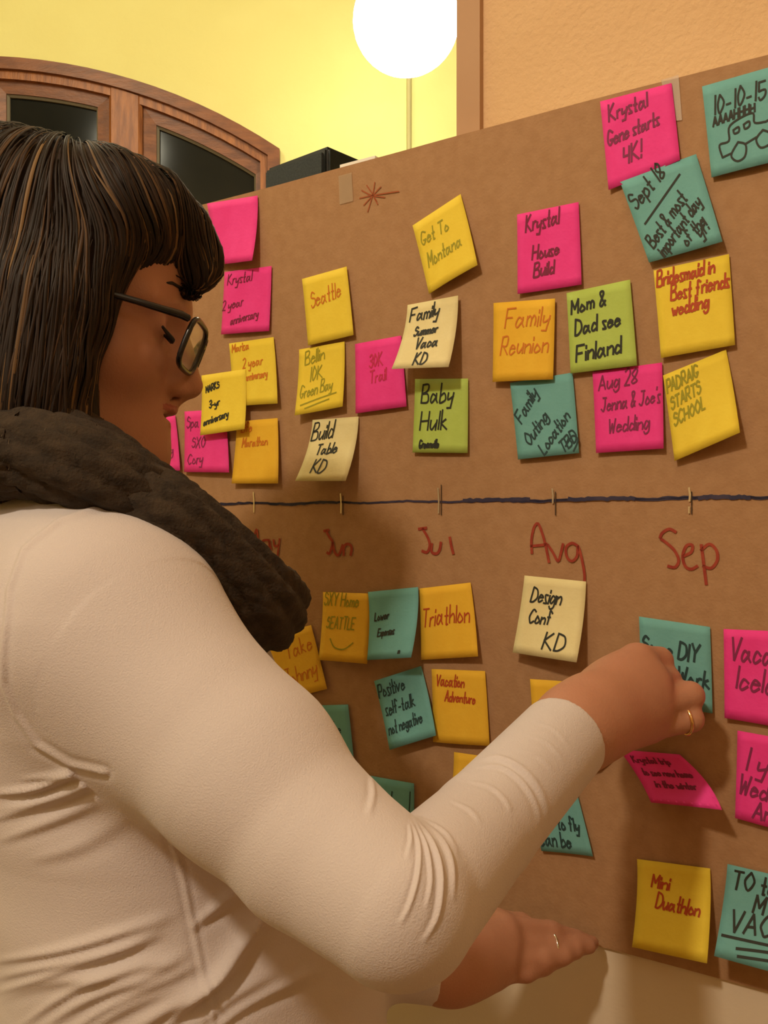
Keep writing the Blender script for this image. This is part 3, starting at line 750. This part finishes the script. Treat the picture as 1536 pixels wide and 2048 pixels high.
head = [hell((-.012, 0, .038), (.094, .073, .086), .02), hell((.032, 0, .040), (.058, .062, .060), .02),
        hell((.036, 0, -.028), (.052, .056, .074), .02),
        hcap((-.008, .045, -.055), (.066, .014, -.084), .021, .017, .03), hcap((-.008, -.045, -.055), (.066, -.014, -.084), .021, .017, .03),
        hell((.078, 0, -.086), (.0175, .021, .0155), .014), hell((.066, 0, -.058), (.022, .027, .028), .015),
        hell((.03, 0, -.078), (.05, .035, .022), .03),
        hcap((.084, 0, .014), (.1005, 0, -.026), .0080, .0090, .010), hell((.1025, 0, -.030), (.0105, .0098, .009), .006), hell((.084, 0, -.022), (.018, .012, .026), .012),
        hell((.093, .0105, -.035), (.010, .0068, .0065), .005), hell((.093, -.0105, -.035), (.010, .0068, .0065), .005),
        hcap((.094, 0, -.040), (.090, 0, -.050), .0045, .005, .008),
        hcap((.083, .008, .024), (.066, .046, .020), .009, .009, .014), hcap((.083, -.008, .024), (.066, -.046, .020), .009, .009, .014),
        hell((.052, .040, -.026), (.026, .022, .022), .02), hell((.052, -.040, -.026), (.026, .022, .022), .02),
        hell((.092, .031, .003), (.017, .016, .011), .012, -1), hell((.092, -.031, .003), (.017, .016, .011), .012, -1),
        hell((.066, .031, .004), (.0145, .015, .0135), .005), hell((.066, -.031, .004), (.0145, .015, .0135), .005),
        hell((.0860, 0, -.0510), (.0115, .019, .0042), .003), hell((.0835, 0, -.0635), (.0105, .017, .0055), .003), hell((.097, 0, -.0566), (.0125, .021, .0016), .0025, -1),
        hell((.0915, .0075, -.0405), (.0055, .0028, .003), .002, -1), hell((.0915, -.0075, -.0405), (.0055, .0028, .003), .002, -1),
        hell((-.006, .072, -.004), (.017, .008, .030), .006), hell((-.006, -.072, -.004), (.017, .008, .030), .006),
        hell((.0, .080, -.002), (.010, .006, .018), .004, -1), hell((.0, -.080, -.002), (.010, .006, .018), .004, -1)]
NB = P(150, 1010, .70)
neck = [Cap(H(-.022, 0, -.04), NB, .054, .060, .03)]

# right arm and hand
SR = P(216, 1265, .585); EL = P(792, 1808, .475); UM = P(497, 1544, .532); UQ = P(622, 1682, .507); FE = P(806, 1826, .478); FM = P(966, 1654, .570); WR = P(1126, 1478, .665)
def finger(pts, rs): return chain([P(*p) for p in pts], rs, .004)
handR = [Cap(P(1126, 1478, .665), P(1175, 1436, .69), .0245, .027, .02),
         Cap(P(1150, 1440, .68), P(1272, 1322, .742), .021, .0135, .022), Cap(P(1160, 1450, .682), P(1300, 1364, .730), .021, .0135, .02),
         Cap(P(1165, 1458, .684), P(1305, 1412, .724), .020, .013, .02), Cap(P(1170, 1466, .688), P(1292, 1453, .726), .019, .0125, .02),
         Ell(P(1230, 1400, .735), (.036, .026, .030), None, .02)]
handR += finger([(1276, 1320, .742), (1318, 1322, .757), (1322, 1352, .778), (1318, 1376, .781)], [.0135, .0110, .0092, .0076])
handR += finger([(1303, 1362, .732), (1334, 1360, .750), (1338, 1392, .778), (1332, 1408, .780)], [.0135, .0108, .0092, .0076])
handR += finger([(1308, 1410, .726), (1379, 1392, .738), (1378, 1398, .765), (1362, 1408, .774)], [.0125, .0112, .0095, .0078])
handR += finger([(1294, 1452, .726), (1381, 1438, .734), (1378, 1442, .758), (1360, 1446, .770)], [.0120, .0100, .0088, .0072])
handR += finger([(1180, 1420, .71), (1240, 1405, .752), (1290, 1395, .780), (1318, 1388, .780)], [.018, .0135, .0105, .0085])
# left arm and hand
SL = P(170, 1120, .86); ELl = P(500, 1860, .80); WL = P(880, 1934, .752)
handL = [Cap(WL, P(930, 1920, .76), .0235, .026, .02),
         Cap(P(915, 1900, .765), P(1003, 1858, .79), .020, .0125, .02), Cap(P(915, 1918, .760), P(1008, 1888, .782), .020, .0125, .02),
         Cap(P(915, 1930, .757), P(1000, 1917, .774), .020, .012, .02), Cap(P(912, 1942, .756), P(985, 1942, .770), .018, .0115, .02)]
handL += finger([(1003, 1858, .79), (1100, 1866, .808), (1150, 1880, .818), (1184, 1886, .822)], [.0125, .0100, .0085, .0062])
handL += finger([(1008, 1888, .782), (1100, 1892, .798), (1148, 1894, .808), (1178, 1893, .814)], [.0120, .0095, .0082, .0064])
handL += finger([(1000, 1917, .774), (1084, 1918, .786), (1125, 1910, .795), (1150, 1904, .802)], [.0118, .0095, .008, .0062])
handL += finger([(985, 1942, .770), (1052, 1942, .779), (1086, 1932, .788), (1112, 1922, .795)], [.011, .0088, .0075, .006])
handL += finger([(930, 1885, .778), (990, 1846, .800), (1040, 1850, .812), (1075, 1864, .817)], [.016, .012, .010, .008])

rows = [(-.60, -.135, .70, .150, .184), (-.48, -.135, .70, .14, .168), (-.40, -.135, .70, .140, .158), (-.32, -.142, .70, .138, .150), (-.22, -.165, .70, .130, .148), (-.13, -.195, .70, .120, .155),
        (-.06, -.215, .70, .105, .150), (0.0, -.225, .70, .080, .115), (.02, -.225, .70, .06, .08)]
def torso(sh): return Loft([(CH+z, x, y, a+sh, b+sh) for z, x, y, a, b in rows], .03)
skin = head+neck+[torso(-.018), Cap(SR, UM, .044, .036, .02), Cap(UM, EL, .036, .028, .02), Cap(EL, FE, .027, .026, .01), Cap(FE, FM, .026, .0235, .01), Cap(FM, WR, .0235, .0235, .01), Cap(SL, ELl, .05, .036, .03), Cap(ELl, WL, .036, .0235, .02),
                  Cap(NB, SR, .035, .035, .02), Cap(NB, SL, .035, .035, .02)]+handR+handL
V, Q = surface(skin, .0021)
V = relax(V, Q, 1, .4)
body = npmesh('body', V, Q, m_skin); setp(body, person)
body.data.materials.append(m_lip)
C_ = V[Q].mean(1); lip = np.minimum(hell((.0865, 0, -.0508), (.0125, .020, .0050))(C_), hell((.084, 0, -.0635), (.0115, .018, .0062))(C_)) < 0
body.data.polygons.foreach_set('material_index', lip.astype(np.int32))

# shirt -------------------------------------------------------------------------------
fdir = (WR-FM).normalized(); cuff = WR+fdir*.001
ldir = (WL-ELl).normalized(); lcuff = WL+ldir*.007
shirt = [torso(0.0), Cap(NB+Vector((0, 0, -.03)), SR+Vector((0, 0, .012)), .050, .054, .05), Cap(NB+Vector((0, 0, -.03)), SL, .050, .055, .05),
         Cap(SR, UM, .064, .0535, .04), Cap(UM, UQ, .0530, .0452, .012), Cap(UQ, EL, .0457, .0395, .006), Cap(FE, FM, .0366, .0335, .006), Cap(FM, WR+fdir*.02, .0335, .0322, .003),
         Cap(SL, ELl, .060, .045, .04), Cap(ELl, WL+ldir*.02, .044, .027, .02),
         Half(cuff, fdir, .09), Half(lcuff, ldir, .07),
         Cap(cuff-fdir*.012, cuff+fdir*.03, .0275, .0275, .001, -1), Cap(lcuff-ldir*.012, lcuff+ldir*.03, .0245, .0245, .001, -1)]
V, Q = surface(shirt, .0018)
V = relax(V, Q, 2, .5)
def refine(V, Q, sel):      # split the chosen quads in four
    q = Q[sel]; E = np.sort(np.concatenate([q[:, [0, 1]], q[:, [1, 2]], q[:, [2, 3]], q[:, [3, 0]]]), 1)
    key = E[:, 0].astype(np.int64)*len(V)+E[:, 1]; uk, inv = np.unique(key, return_inverse=True)
    mid = (V[uk//len(V)]+V[uk % len(V)])/2; n0 = len(V); m = len(q); e = inv.reshape(4, m)+n0; c = n0+len(uk)+np.arange(m)
    V = np.concatenate([V, mid, V[q].mean(1)])
    parts = [np.stack([q[:, k], e[k], c, e[(k+3) % 4]], 1) for k in range(4)]
    return V, np.concatenate([Q[~sel]]+parts)
for it in range(2):
    pc = proj(V[Q].mean(1)); nf = np.cross(V[Q[:, 2]]-V[Q[:, 0]], V[Q[:, 3]]-V[Q[:, 1]]); fc = -(nf*(V[Q].mean(1)-np.array([0, 0, CH], np.float32))).sum(1) > 0
    am = np.minimum(Cap(SR, EL, .05, .05)(V[Q].mean(1)), Cap(FE, WR, .05, .05)(V[Q].mean(1))) < .02
    s = [(735, 1180, 1440, 1900), (720, 1150, 1470, 1890)][it]
    V, Q = refine(V, Q, fc & am & (pc[:, 0] > s[0]) & (pc[:, 0] < s[1]) & (pc[:, 1] > s[2]) & (pc[:, 1] < s[3]) & ((it == 0) | (np.abs(polydist(pc, [(830, 1640), (1090, 1530)])[0]) < 260)))
Nn = normals(V, Q)
px = proj(V)
view = V-np.array([0, 0, CH], np.float32); facing = -(Nn*view).sum(1)/np.linalg.norm(view, axis=1)
fm = np.clip((facing+.05)/.25, 0, 1)
isarm = np.minimum(Cap(SR, EL, .05, .05)(V), Cap(FE, WR, .05, .05)(V)) < .02
D = np.zeros(len(V))
def fold(line, amp, width, where, asym=.0, both=False):
    if len(line) > 2: line = catmull(line, 6)
    d, t = polydist(px, line); width = width*(.6+.55*t); e = np.exp(-(d/width)**2)-.45*np.exp(-((d-width*1.5)/(width*1.1))**2)*(1 if not both else 0)
    env = np.sin(PI*np.clip(t*.94+.03, 0, 1))**1.1
    global D; D = D+amp*e*env*fm*where
arm = isarm.astype(float); tor = 1-arm
# crook of the elbow: creases fanning out from the inner bend
for ln, a, w_ in (([(822, 1640), (838, 1690), (836, 1750), (820, 1810), (800, 1850)], .0016, 5.5), ([(826, 1636), (852, 1690), (862, 1760), (852, 1820)], .0013, 4.5), ([(828, 1634), (864, 1684), (882, 1750), (876, 1830), (848, 1885)], .0019, 5.5),
                  ([(832, 1634), (880, 1676), (904, 1730), (908, 1800)], .0017, 5), ([(836, 1634), (890, 1664), (918, 1710)], .0009, 4.5), ([(818, 1645), (822, 1680), (814, 1720)], .0010, 5),
                  ([(740, 1548), (746, 1590), (736, 1635)], .0012, 7),
                  ([(962, 1518), (1000, 1516), (1045, 1540), (1080, 1585), (1098, 1640)], .0020, 7), ([(955, 1534), (1000, 1534), (1040, 1560), (1070, 1605), (1082, 1650)], .0016, 5.5), ([(935, 1562), (980, 1574), (1010, 1600), (1022, 1625)], .0009, 5),
                  ([(900, 1600), (940, 1620), (962, 1645)], .0007, 5), ([(1030, 1500), (1075, 1512), (1110, 1545)], .0006, 5), ([(1050, 1470), (1095, 1486), (1130, 1525)], .0005, 4.5), ([(1070, 1445), (1110, 1460), (1145, 1500)], .0004, 4.5)):
    fold(ln, a, w_, arm)
# torso: drag lines from the armpit and soft diagonal folds
for ln, a, w_ in (([(-20, 1588), (60, 1580), (140, 1552), (215, 1535)], .0040, 11), ([(-20, 1640), (70, 1612), (150, 1585), (215, 1545)], .0034, 12), ([(0, 1680), (110, 1640), (200, 1600)], .0022, 14), ([(60, 1720), (160, 1690), (260, 1630)], .0014, 18),
                  ([(-20, 1925), (120, 1900), (240, 1865), (345, 1830)], .0034, 12), ([(-20, 1960), (120, 1925), (250, 1890), (330, 1850)], .0034, 13), ([(0, 1995), (110, 1960), (300, 1950)], .0022, 16),
                  ([(80, 2060), (180, 1995), (300, 1950), (380, 1900)], .0034, 15), ([(160, 2070), (260, 2010), (370, 1965)], .0028, 14), ([(240, 2080), (330, 2020), (430, 1960), (500, 1830)], .0045, 20), ([(400, 2050), (470, 1990), (560, 1940)], .0024, 16), ([(380, 1860), (440, 1810), (490, 1780)], .003, 14), ([(-20, 1625), (80, 1600), (160, 1570), (220, 1540)], .002, 9), ([(40, 1560), (120, 1548), (200, 1530)], .002, 8), ([(-20, 1990), (80, 1955), (200, 1915), (330, 1868)], .0026, 10), ([(30, 2060), (140, 1985), (260, 1935), (360, 1920)], .003, 12), ([(120, 2080), (220, 2010), (340, 1955), (400, 1925)], .003, 12), ([(300, 2090), (380, 2010), (470, 1930), (540, 1850)], .004, 15), ([(400, 2090), (480, 2020), (580, 1965), (640, 1940)], .003, 13), ([(420, 1970), (500, 1870), (560, 1810)], .004, 16)):
    fold(ln, a, w_, tor)
# seams: armhole and side
for ln, wgt in (([(210, 1008), (120, 1040), (50, 1100), (18, 1180), (8, 1300), (8, 1370), (30, 1430), (70, 1490), (140, 1530), (210, 1545)], 1), ([(318, 1620), (345, 1680), (368, 1760), (380, 1820), (396, 1900), (408, 1960), (428, 2050)], tor)):
    d, t = polydist(px, ln); D += (.0011*np.exp(-(d/5)**2)-.0007*np.exp(-((np.abs(d)-11)/6)**2))*fm*wgt
D += (.0012*np.sin(V[:, 0]*31+V[:, 2]*43)*np.sin(V[:, 2]*57-V[:, 0]*23))*(1-arm*.6)
V = V+Nn*D[:, None].astype(np.float32)
sh = npmesh('shirt', V, Q, m_shirt); setp(sh, person)

# trousers and shoes stand below the frame
tr = [Loft([(CH-.64, -.135, .70, .135, .165), (CH-.52, -.135, .70, .125, .150)], .03)]
for s in (-1, 1):
    hip = Vector((-.135, .70+s*.080, .80)); kn = Vector((-.10, .70+s*.10, .48)); an = Vector((-.16, .70+s*.10, .10))
    tr += [Cap(hip, kn, .088, .062, .05), Cap(kn, an, .060, .045, .03)]
V, Q = surface(tr, .008); setp(npmesh('trousers', relax(V, Q, 2), Q, m_jeans), person)
for s in (-1, 1):
    y = .70+s*.10
    V, Q = surface([Cap((-.19, y, .045), (-.02, y, .036), .042, .034, .02), Cap((-.16, y, .05), (-.16, y, .10), .04, .045, .02), Half((-.1, y, .003), (0, 0, -1), .4)], .005)
    setp(npmesh('shoe', relax(V, Q, 1), Q, m_shoe), person)

# hair ----------------------------------------------------------------------------------
Rp = lambda n: n*.705/F
def hchain(rows, k=.02): return chain([Hp(x, y_, l) for x, y_, l, r in rows], [Rp(r) for x, y_, l, r in rows], k)
hair = [Ell(Hp(36, 503, 0), (.086, .086, .083), HR, .03), Ell(Hp(-60, 560, 0), (.080, .080, .085), HR, .03)]
hair += hchain([(150, 440, -.030, 128), (215, 440, -.034, 112), (298, 448, -.026, 78), (354, 470, -.020, 38), (386, 506, -.020, 23), (396, 530, -.022, 14), (392, 552, -.026, 5)])
hair += hchain([(150, 440, .030, 120), (215, 440, .030, 100), (290, 452, .022, 74), (338, 482, .03, 36)])
hair += hchain([(150, 525, -.052, 80), (105, 600, -.062, 84), (76, 700, -.064, 82), (72, 800, -.062, 82), (120, 930, -.050, 72)])
hair += hchain([(190, 515, -.058, 56), (158, 620, -.068, 42), (124, 720, -.076, 38), (118, 830, -.072, 36), (150, 920, -.060, 34)], .012)
hair += hchain([(20, 600, -.045, 120), (10, 760, -.045, 120), (20, 930, -.040, 110)])
hair += hchain([(-90, 600, 0, 160), (-90, 900, 0, 150)])
hair += hchain([(60, 560, .055, 90), (60, 860, .055, 80)])
V, Q = surface(hair, .0026)
V = relax(V, Q, 2)
Nn = normals(V, Q); L = (V-A3(HC))@HR; NL = Nn@HR
def flow(p):
    x, y, z = p[:, 0], p[:, 1], p[:, 2]
    f = np.clip((x+.01)/.06, 0, 1)*np.clip((z-.045)/.03, 0, 1)
    d = np.stack([.05+1.5*f-.5*np.clip(-x/.05, 0, 1)*np.clip((z-.06)/.05, 0, 1), np.sign(y-.018)*.9*np.clip((z-.02)/.08, 0, 1), -1.0+0*x], 1)
    return d
dn = flow(L); dn -= (dn*NL).sum(1, keepdims=True)*NL; cr = np.cross(dn, NL); cr /= np.linalg.norm(cr, axis=1, keepdims=True)+1e-9
# fine grooves that follow the fall of the hair: angle round the head + height drift
th = np.arctan2(L[:, 1]+.0, L[:, 0]+.03)
g = np.sin(th*95+np.sin(L[:, 2]*30)*1.2)*.0009+np.sin(th*37+L[:, 2]*12)*.0013
V2 = V+Nn*g[:, None].astype(np.float32)
hr = npmesh('hair', V2, Q, m_hair); setp(hr, person)
# strands
nr = np.random.default_rng(3)
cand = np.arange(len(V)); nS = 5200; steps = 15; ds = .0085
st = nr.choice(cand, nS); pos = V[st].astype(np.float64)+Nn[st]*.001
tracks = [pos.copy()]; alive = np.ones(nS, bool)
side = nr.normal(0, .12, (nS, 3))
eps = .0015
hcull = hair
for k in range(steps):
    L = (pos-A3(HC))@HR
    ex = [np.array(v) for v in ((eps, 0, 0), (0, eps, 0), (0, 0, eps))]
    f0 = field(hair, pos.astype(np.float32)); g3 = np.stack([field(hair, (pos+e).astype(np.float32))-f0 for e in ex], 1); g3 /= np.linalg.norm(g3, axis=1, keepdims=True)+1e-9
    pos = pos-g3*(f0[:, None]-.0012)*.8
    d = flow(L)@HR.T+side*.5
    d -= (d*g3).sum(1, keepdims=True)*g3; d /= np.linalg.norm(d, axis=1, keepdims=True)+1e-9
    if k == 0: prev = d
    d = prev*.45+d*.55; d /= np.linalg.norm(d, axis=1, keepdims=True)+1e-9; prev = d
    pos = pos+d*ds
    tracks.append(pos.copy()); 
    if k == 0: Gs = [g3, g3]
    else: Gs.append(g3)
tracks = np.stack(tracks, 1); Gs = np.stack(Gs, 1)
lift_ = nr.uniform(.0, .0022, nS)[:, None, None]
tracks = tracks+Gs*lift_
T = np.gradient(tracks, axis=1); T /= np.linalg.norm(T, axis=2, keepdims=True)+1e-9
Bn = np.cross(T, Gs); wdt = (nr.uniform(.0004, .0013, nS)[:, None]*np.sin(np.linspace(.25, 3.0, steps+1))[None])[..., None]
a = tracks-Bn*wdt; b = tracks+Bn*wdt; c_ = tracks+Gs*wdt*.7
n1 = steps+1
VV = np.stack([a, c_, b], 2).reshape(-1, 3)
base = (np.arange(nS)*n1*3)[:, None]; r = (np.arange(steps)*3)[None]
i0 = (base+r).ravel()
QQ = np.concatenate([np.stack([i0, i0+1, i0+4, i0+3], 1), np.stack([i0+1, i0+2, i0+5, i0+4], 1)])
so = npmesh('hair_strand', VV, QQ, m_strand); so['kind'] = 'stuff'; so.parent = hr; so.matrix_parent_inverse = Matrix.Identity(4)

# scarf: two thick ribbed rolls round the neck, one looping down the chest ------------------
def smooth_path(pts, n):
    pts = [np.array(tuple(p), float) for p in pts]; q = [pts[0]]+pts+[pts[-1]]; out = []
    for i in range(1, len(q)-2):
        for k in range(n):
            t = k/n; p0, p1, p2, p3 = q[i-1:i+3]
            out.append(.5*(2*p1+(p2-p0)*t+(2*p0-5*p1+4*p2-p3)*t*t+(3*p1-p0-3*p2+p3)*t**3))
    out.append(pts[-1]); return np.array(out)
def scarf_roll(name, pts, rads, fl, seed):
    n = 14; path = smooth_path(pts, n); rr = smooth_path([(r, r, r) for r in rads], n)[:, 0]; m = len(path); SG = 72
    T = np.gradient(path, axis=0); T /= np.linalg.norm(T, axis=1, keepdims=True)
    nrm = np.cross(T, np.array([0, 0, 1.0])); nrm /= np.linalg.norm(nrm, axis=1, keepdims=True)+1e-9; bn = np.cross(nrm, T)
    an = np.linspace(0, 2*PI, SG, endpoint=False)
    s = np.concatenate([[0], np.cumsum(np.linalg.norm(np.diff(path, axis=0), axis=1))])
    ph = an[None]*1+s[:, None]*9
    rib = .16*np.abs(np.sin(ph*4.5))+.045*np.sin(an[None]*3+s[:, None]*25+seed)+.06*np.abs(np.sin(s[:, None]*230+np.sin(ph*9)*1.5))
    R = rr[:, None]*(.93+rib)
    Pn = path[:, None]+nrm[:, None]*(np.cos(an)[None]*R)[..., None]*fl+bn[:, None]*(np.sin(an)[None]*R)[..., None]
    V = Pn.reshape(-1, 3); i = np.arange(m-1)[:, None]*SG; k = np.arange(SG)[None]; k2 = (k+1) % SG
    Q = np.stack([i+k, i+k2, i+SG+k2, i+SG+k], -1).reshape(-1, 4)
    # end caps
    V = np.concatenate([V, path[[0, -1]]]); nv = len(V)
    caps = [(nv-2, (k_+1) % SG, k_, k_) for k_ in range(0)]
    return V, Q
allV, allQ = [], []
for args in ((  # collar roll
        [P(-60, 905, .60), P(60, 905, .588), P(180, 945, .588), P(300, 1005, .612), P(370, 1045, .66), P(330, 1040, .74), P(200, 985, .80), P(40, 915, .82), P(-130, 885, .76), P(-170, 885, .67), P(-60, 905, .60), P(60, 905, .588)],
        [.026, .0265, .026, .024, .022, .022, .024, .026, .026, .026, .026, .025], 1.0, 0),
        ([P(-40, 860, .64), P(70, 870, .612), P(200, 925, .620), P(290, 985, .65), P(310, 1000, .71), P(230, 960, .77), P(100, 900, .79), P(-60, 865, .76), P(-120, 855, .70), P(-40, 860, .64), P(70, 870, .612)],
        [.024, .025, .0225, .020, .020, .020, .022, .024, .024, .024, .024], 1.0, 1),
        (  # hanging loop
        [P(250, 985, .60), P(330, 1030, .600), P(412, 1083, .612), P(480, 1150, .630), P(520, 1205, .655), P(530, 1212, .70), P(505, 1180, .75), P(430, 1100, .78), P(320, 1030, .79), P(200, 985, .80)],
        [.022, .0235, .0215, .0235, .0285, .030, .026, .024, .024, .024], 1.0, 2)):
    V_, Q_ = scarf_roll('roll', *args); o_ = sum(len(v) for v in allV); allV.append(V_); allQ.append(Q_+o_)
SV = np.concatenate(allV); SQ = np.concatenate(allQ)
sc = npmesh('scarf', SV, SQ, m_scarf); setp(sc, person)
SN = normals(SV, SQ)
nF = 24000; ii = nr.integers(0, len(SV), nF); p0 = SV[ii]; nn = SN[ii]; tv = nr.normal(0, 1, (nF, 3)); tv -= (tv*nn).sum(1, keepdims=True)*nn; tv /= np.linalg.norm(tv, axis=1, keepdims=True)+1e-9
ln_ = nr.uniform(.003, .009, nF)[:, None]; mid = p0+nn*ln_*.35+tv*ln_*.5; tip = p0+nn*ln_*.55+tv*ln_; sd = np.cross(nn, tv)*.00035
VV = np.stack([p0-sd, p0+sd, mid+sd*.8, mid-sd*.8, tip+sd*.2, tip-sd*.2], 1).reshape(-1, 3); b0 = np.arange(nF)*6
QQ = np.concatenate([np.stack([b0, b0+1, b0+2, b0+3], 1), np.stack([b0+3, b0+2, b0+4, b0+5], 1)])
fz = npmesh('fuzz', VV, QQ, m_fuzz); fz['kind'] = 'stuff'; fz.parent = sc; fz.matrix_parent_inverse = Matrix.Identity(4)

# glasses ---------------------------------------------------------------------------------
gx, gz = .1045, -.006
gl_ = bpy.data.objects.new('glasses', None); col.objects.link(gl_); gl_.location = H(gx, 0, gz); setp(gl_, person); gl_['label'] = 'dark framed rectangular glasses'
gl_.matrix_parent_inverse = Matrix.Translation(-person.location); 
def rim(s):
    pts = []
    for k in range(28):
        a = 2*PI*k/28; ca, sa = math.cos(a), math.sin(a)
        ex = abs(ca)**.5*math.copysign(1, ca)*.0265; ez = abs(sa)**.5*math.copysign(1, sa)*.0175
        yy = s*.034+ex; pts.append(H(gx-.06*abs(yy)**1.5*8*.1-abs(yy)*.16+.003+ez*.2, yy, gz+ez))
    return pts
def gset(o): o.parent = gl_; o.matrix_parent_inverse = Matrix.Translation(-Vector(H(gx, 0, gz))); return o
for s in (-1, 1):
    r_ = rim(s); gset(tube('rim', r_, .0021, m_frame, None, 8, close=True))
    lens = [p for p in r_]; back = [p-hf*.0012 for p in r_]; n_ = len(lens)
    gset(pymesh('lens', lens+back, [tuple(range(n_)), tuple(range(2*n_-1, n_-1, -1))], m_lens))
    y = s*.0625; xh = gx-.0125
    gset(tube('temple_arm', [H(xh+.004, y-s*.002, gz+.0145), H(xh, y+s*.004, gz+.0145), H(xh-.03, y+s*.010, gz+.016), H(.0, s*.079, gz+.019), H(-.015, s*.079, gz+.014), H(-.028, s*.075, gz-.008)], [.0027, .0029, .0024, .0021, .002, .0018], m_frame, None, 8))
gset(tube('bridge', [H(gx+.001, -.009, gz+.006), H(gx+.004, 0, gz+.008), H(gx+.001, .009, gz+.006)], .0019, m_frame, None, 8))

# lashes, brows, lips, rings
def addpart(o, par=person): return setp(o, par)
for s in (-1, 1):
    addpart(tube('eyelash', [H(.0795, s*.019, .001), H(.086, s*.026, -.0035), H(.0865, s*.034, -.0038), H(.079, s*.045, .002)], [.001, .0022, .0022, .001], m_lash, None, 6))
    addpart(tube('eyebrow', [H(.0915, s*.012, .030), H(.0885, s*.026, .035), H(.080, s*.040, .035), H(.069, s*.051, .030)], [.0008, .0014, .0012, .0006], m_lash, None, 8))
def ringobj(name, c, ax, r, m, th=.0011):
    ax = Vector(ax).normalized(); a = ax.orthogonal().normalized(); b = ax.cross(a)
    return tube(name, [Vector(c)+(a*math.cos(2*PI*k/24)+b*math.sin(2*PI*k/24))*r for k in range(24)], th, m, None, 8, close=True)
pa, pb = P(1294, 1452, .726), P(1381, 1438, .734)
addpart(ringobj('ring', pa.lerp(pb, .86), pb-pa, .0112, m_gold, .0014))['label'] = 'gold ring on the right hand'
pa, pb = P(1000, 1917, .774), P(1084, 1918, .786)
pa, pb = P(1008, 1888, .782), P(1100, 1892, .798)
addpart(ringobj('ring', pa.lerp(pb, 1.02), pb-pa, .0106, m_silverring))['label'] = 'thin ring on the left hand'
